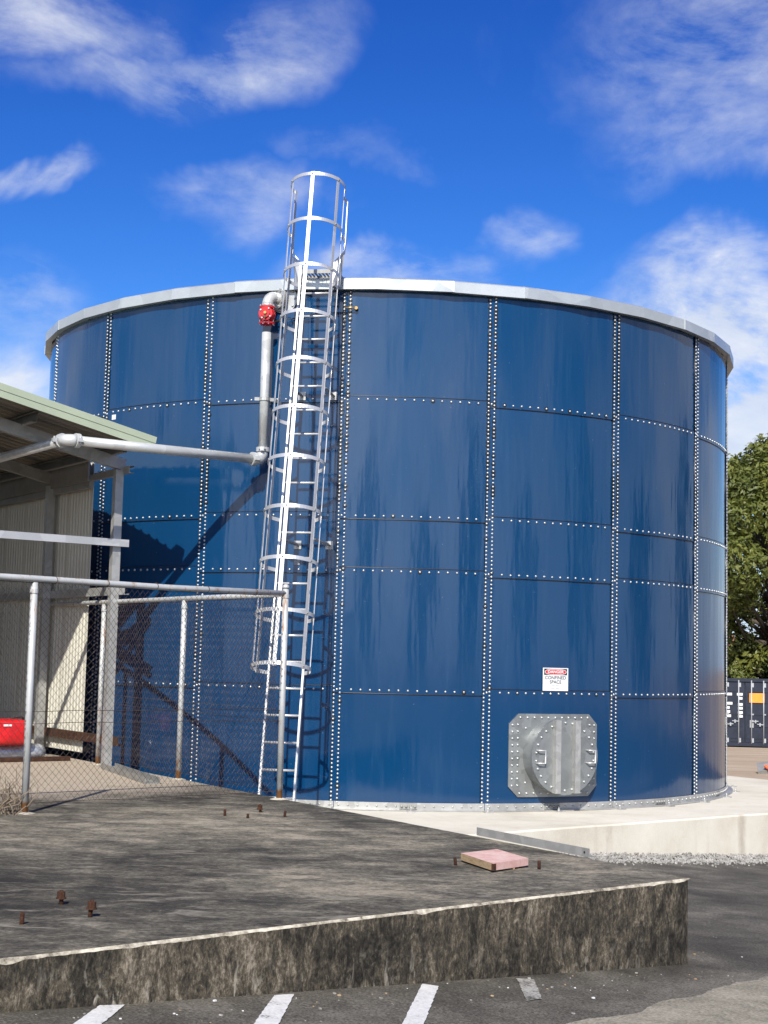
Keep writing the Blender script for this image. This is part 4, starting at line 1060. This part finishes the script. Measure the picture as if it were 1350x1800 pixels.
for x, y in ((8.76, 34.6), (9.25, 34.7)):
    mb = MB(); n = 14; mb.add([(x+math.cos(k*2*math.pi/n)*.16*(1+.3*mnoise.noise(Vector((k, x, 0)))), y+math.sin(k*2*math.pi/n)*.25, G(x, y)+.008) for k in range(n)], [tuple(range(n))], 0); struct('paint_mark', mb, 'orange_paint')
bx, by = 10.75, 41.3
rub = thing('rubble_pile', 'small heap of broken grey slab with an orange strap on the bare earth', 'rubble', (bx, by, G(bx, by)-.03))
mb = MB(); mb.obox((bx, by, G(bx, by)+.10), (.34, 0, .05), (.05, .26, .10), (-.02, -.04, .09)); mb.obox((bx+.45, by-.05, G(bx, by)+.05), (.25, .03, 0), (0, .2, .02), (0, 0, .08)); mb.build('broken_slab', 'dull_galvanised', rub)
mb = MB(); mb.tube([(bx-.22, by-.3, G(bx, by)+.20), (bx-.08, by-.36, G(bx, by)+.10), (bx+.15, by-.34, G(bx, by)+.09), (bx+.36, by-.32, G(bx, by)-.0), (bx+.7, by-.3, G(bx, by)+.03)], .05, 8); mb.build('strap', 'orange_paint', rub)

# ------------------------------------------------------------------ trees
def tree_parts(h, crown_r, trunk_r, seed, nclump, nleaf, leaf, lowest=.22, squash=.8):
    rnd = random.Random(seed); tr = MB(); cr = MB()
    limbs = []
    tp = [Vector((0, 0, -.2))]; x = y = 0
    for k in range(1, 7):
        x += rnd.gauss(0, .03*h/6); y += rnd.gauss(0, .03*h/6); tp.append(Vector((x, y, h*.62*k/6)))
    tr.tube(tp, [trunk_r*(1.35 if k == 0 else 1-.12*k) for k in range(7)], 9)
    clumps = []
    for c in range(nclump):
        zf = lowest+(1-lowest)*((c+.5)/nclump)**.9; ang = c*2.399+rnd.uniform(-.5, .5)
        prof = math.sin(min(1, (zf-lowest+.10)/(1.08-lowest))*math.pi)**.55
        rad = crown_r*prof*rnd.uniform(.45, 1.0)
        p = Vector((math.cos(ang)*rad, math.sin(ang)*rad, h*zf*.97))
        r = crown_r*rnd.uniform(.15, .28)*(1.0 if zf < .85 else .8); clumps.append((p, r))
        if c % 2 == 0 or rad > crown_r*.6:
            f = max(.15, min(.98, (zf-.18)/.75)); i = min(5, int(f*6)); s = tp[i].lerp(tp[i+1], f*6-i)
            m_ = s.lerp(p, .5)+Vector((rnd.gauss(0, .2), rnd.gauss(0, .2), -.06*h*rnd.random()))
            tr.tube([s, m_, p-Vector((0, 0, r*.2)), p+Vector((0, 0, r*.3))], [trunk_r*.36, trunk_r*.22, trunk_r*.10, .02], 6)
            for q in range(3):
                e = p+Vector((rnd.gauss(0, 1), rnd.gauss(0, 1), rnd.gauss(.2, .6))).normalized()*r*.9; tr.tube([m_.lerp(p, .6), e], [trunk_r*.10, .012], 4, cap=False)
    tot = sum(r*r for _, r in clumps)
    for p, r in clumps:
        for q in range(int(nleaf*r*r/tot)):
            v = Vector((rnd.gauss(0, 1), rnd.gauss(0, 1), rnd.gauss(0, 1))).normalized()
            rr = r*(rnd.random()**.30)*(1+.28*mnoise.noise(v*2.1+p)); c = p+Vector((v.x*rr, v.y*rr, v.z*rr*squash))
            nrm = (v+Vector((rnd.gauss(0, .55), rnd.gauss(0, .55), rnd.gauss(.35, .5)))).normalized()
            a = nrm.cross(Vector((rnd.gauss(0, 1), rnd.gauss(0, 1), rnd.gauss(0, 1)))).normalized(); b = nrm.cross(a); s = leaf*rnd.uniform(.6, 1.3)
            droop = -nrm*s*.25
            cr.add([c-a*s, c-b*s*.42+droop*.2, c+a*s+droop, c+b*s*.42+droop*.2], [(0, 1, 2, 3)], 0)
    return tr, cr
def tree(name, base, label, parts, leafm, group, rz=0, sc=1.0, meshes=None):
    t = thing(name, label, 'tree', base, group)
    tm, cmesh = meshes or (parts[0].mesh('trunk', 'bark'), parts[1].mesh('crown', leafm))
    t.rotation_euler = (0, 0, rz); t.scale = (sc, sc, sc)
    link('trunk', tm, t); o = link('crown', cmesh, t)
    return tm, cmesh
GT = 'trees beyond the tank'
tree('leafy_tree', (18.6, 71, G(18, 71)), 'tall sunlit leafy tree with open branches right of the tank', tree_parts(14.2, 6.6, .34, 11, 84, 70000, .15, .20), 'leaf_green', GT)
tree('leafy_tree', (14.5, 84, G(14, 84)), 'darker leafy tree mostly hidden behind the right side of the tank', tree_parts(10.5, 4.6, .28, 23, 44, 15000, .19, .12), 'leaf_dark', GT)
tree('leafy_tree', (24.5, 80, G(24, 80)), 'tall dark tree just outside the right edge, one branch showing', tree_parts(17.5, 6.6, .36, 35, 50, 16000, .20, .12), 'leaf_dark', GT)
for i, (x, y, r, h, lb) in enumerate(((16.2, 68.4, 1.9, 3.6, 'green bush behind the left half of the container'), (19.3, 68.9, 2.2, 4.6, 'broad bush behind the right half of the container'))):
    p = tree_parts(h, r, .08, 50+i, 22, 9000, .13, .06, .9); t = thing('bush', lb, 'bush', (x, y, G(x, y)), 'bushes behind the container')
    link('stem', p[0].mesh('stem', 'bark'), t); link('foliage', p[1].mesh('foliage', 'leaf_dark' if i else 'leaf_green'), t)
# pale house behind the trees
def house():
    b = Vector((22.0, 112, G(22, 112))); t = thing('white_house', 'pale house glimpsed through the trees right of the tank', 'house', tuple(b))
    mb = MB(); mb.box((b.x-7, b.y, b.z), (b.x+7, b.y+8, b.z+4.6)); mb.build('wall', 'white_wall', t)
    mb = MB(); v = [(b.x-7.6, b.y-.6, b.z+4.6), (b.x+7.6, b.y-.6, b.z+4.6), (b.x+7.6, b.y+8.6, b.z+4.6), (b.x-7.6, b.y+8.6, b.z+4.6), (b.x-4, b.y+4, b.z+6.6), (b.x+4, b.y+4, b.z+6.6)]
    mb.add(v, [(0, 1, 5, 4), (1, 2, 5), (2, 3, 4, 5), (3, 0, 4), (3, 2, 1, 0)], 0); mb.build('roof', 'tile_roof', t)
    for x in (-4.5, -1.2, 2.2, 5):
        mb = MB(); mb.box((b.x+x-.7, b.y-.04, b.z+1.4), (b.x+x+.7, b.y-.005, b.z+2.9)); wn = mb.build('window', 'dark_glass', t)
        mb = MB(); mb.box((b.x+x-.8, b.y-.10, b.z+1.28), (b.x+x+.8, b.y-.006, b.z+1.38)); mb.build('sill', 'white_wall', wn, True)
house()
# trees behind the photographer, which the glossy tank mirrors
ra = tree_parts(11, 4.8, .3, 71, 30, 5200, .32, .15); rb = tree_parts(13, 4.2, .3, 72, 30, 5200, .32, .12)
ma = (ra[0].mesh('trunk', 'bark'), ra[1].mesh('crown', 'leaf_dark')); mb_ = (rb[0].mesh('trunk', 'bark'), rb[1].mesh('crown', 'leaf_dark'))
for i, (ang, dist, sc) in enumerate(((-118, 40, .8), (-95, 46, .9), (-72, 52, 1.0), (-52, 60, .95), (-36, 64, 1.15), (-20, 66, .9), (-4, 70, 1.05), (12, 66, .85), (27, 64, 1.1), (43, 58, .9), (62, 54, 1.05), (84, 46, .9), (106, 44, 1.0))):
    x, y = TX+math.sin(R_(ang))*dist, TY-math.cos(R_(ang))*dist
    tree('mirrored_tree', (x, y, G(x, y)), 'dark tree behind the photographer seen only as a reflection in the blue tank', None, None, 'trees mirrored in the tank', i*1.3, sc, ma if i % 2 else mb_)
for o in bpy.data.objects:
    if '_base' in o: del o['_base']
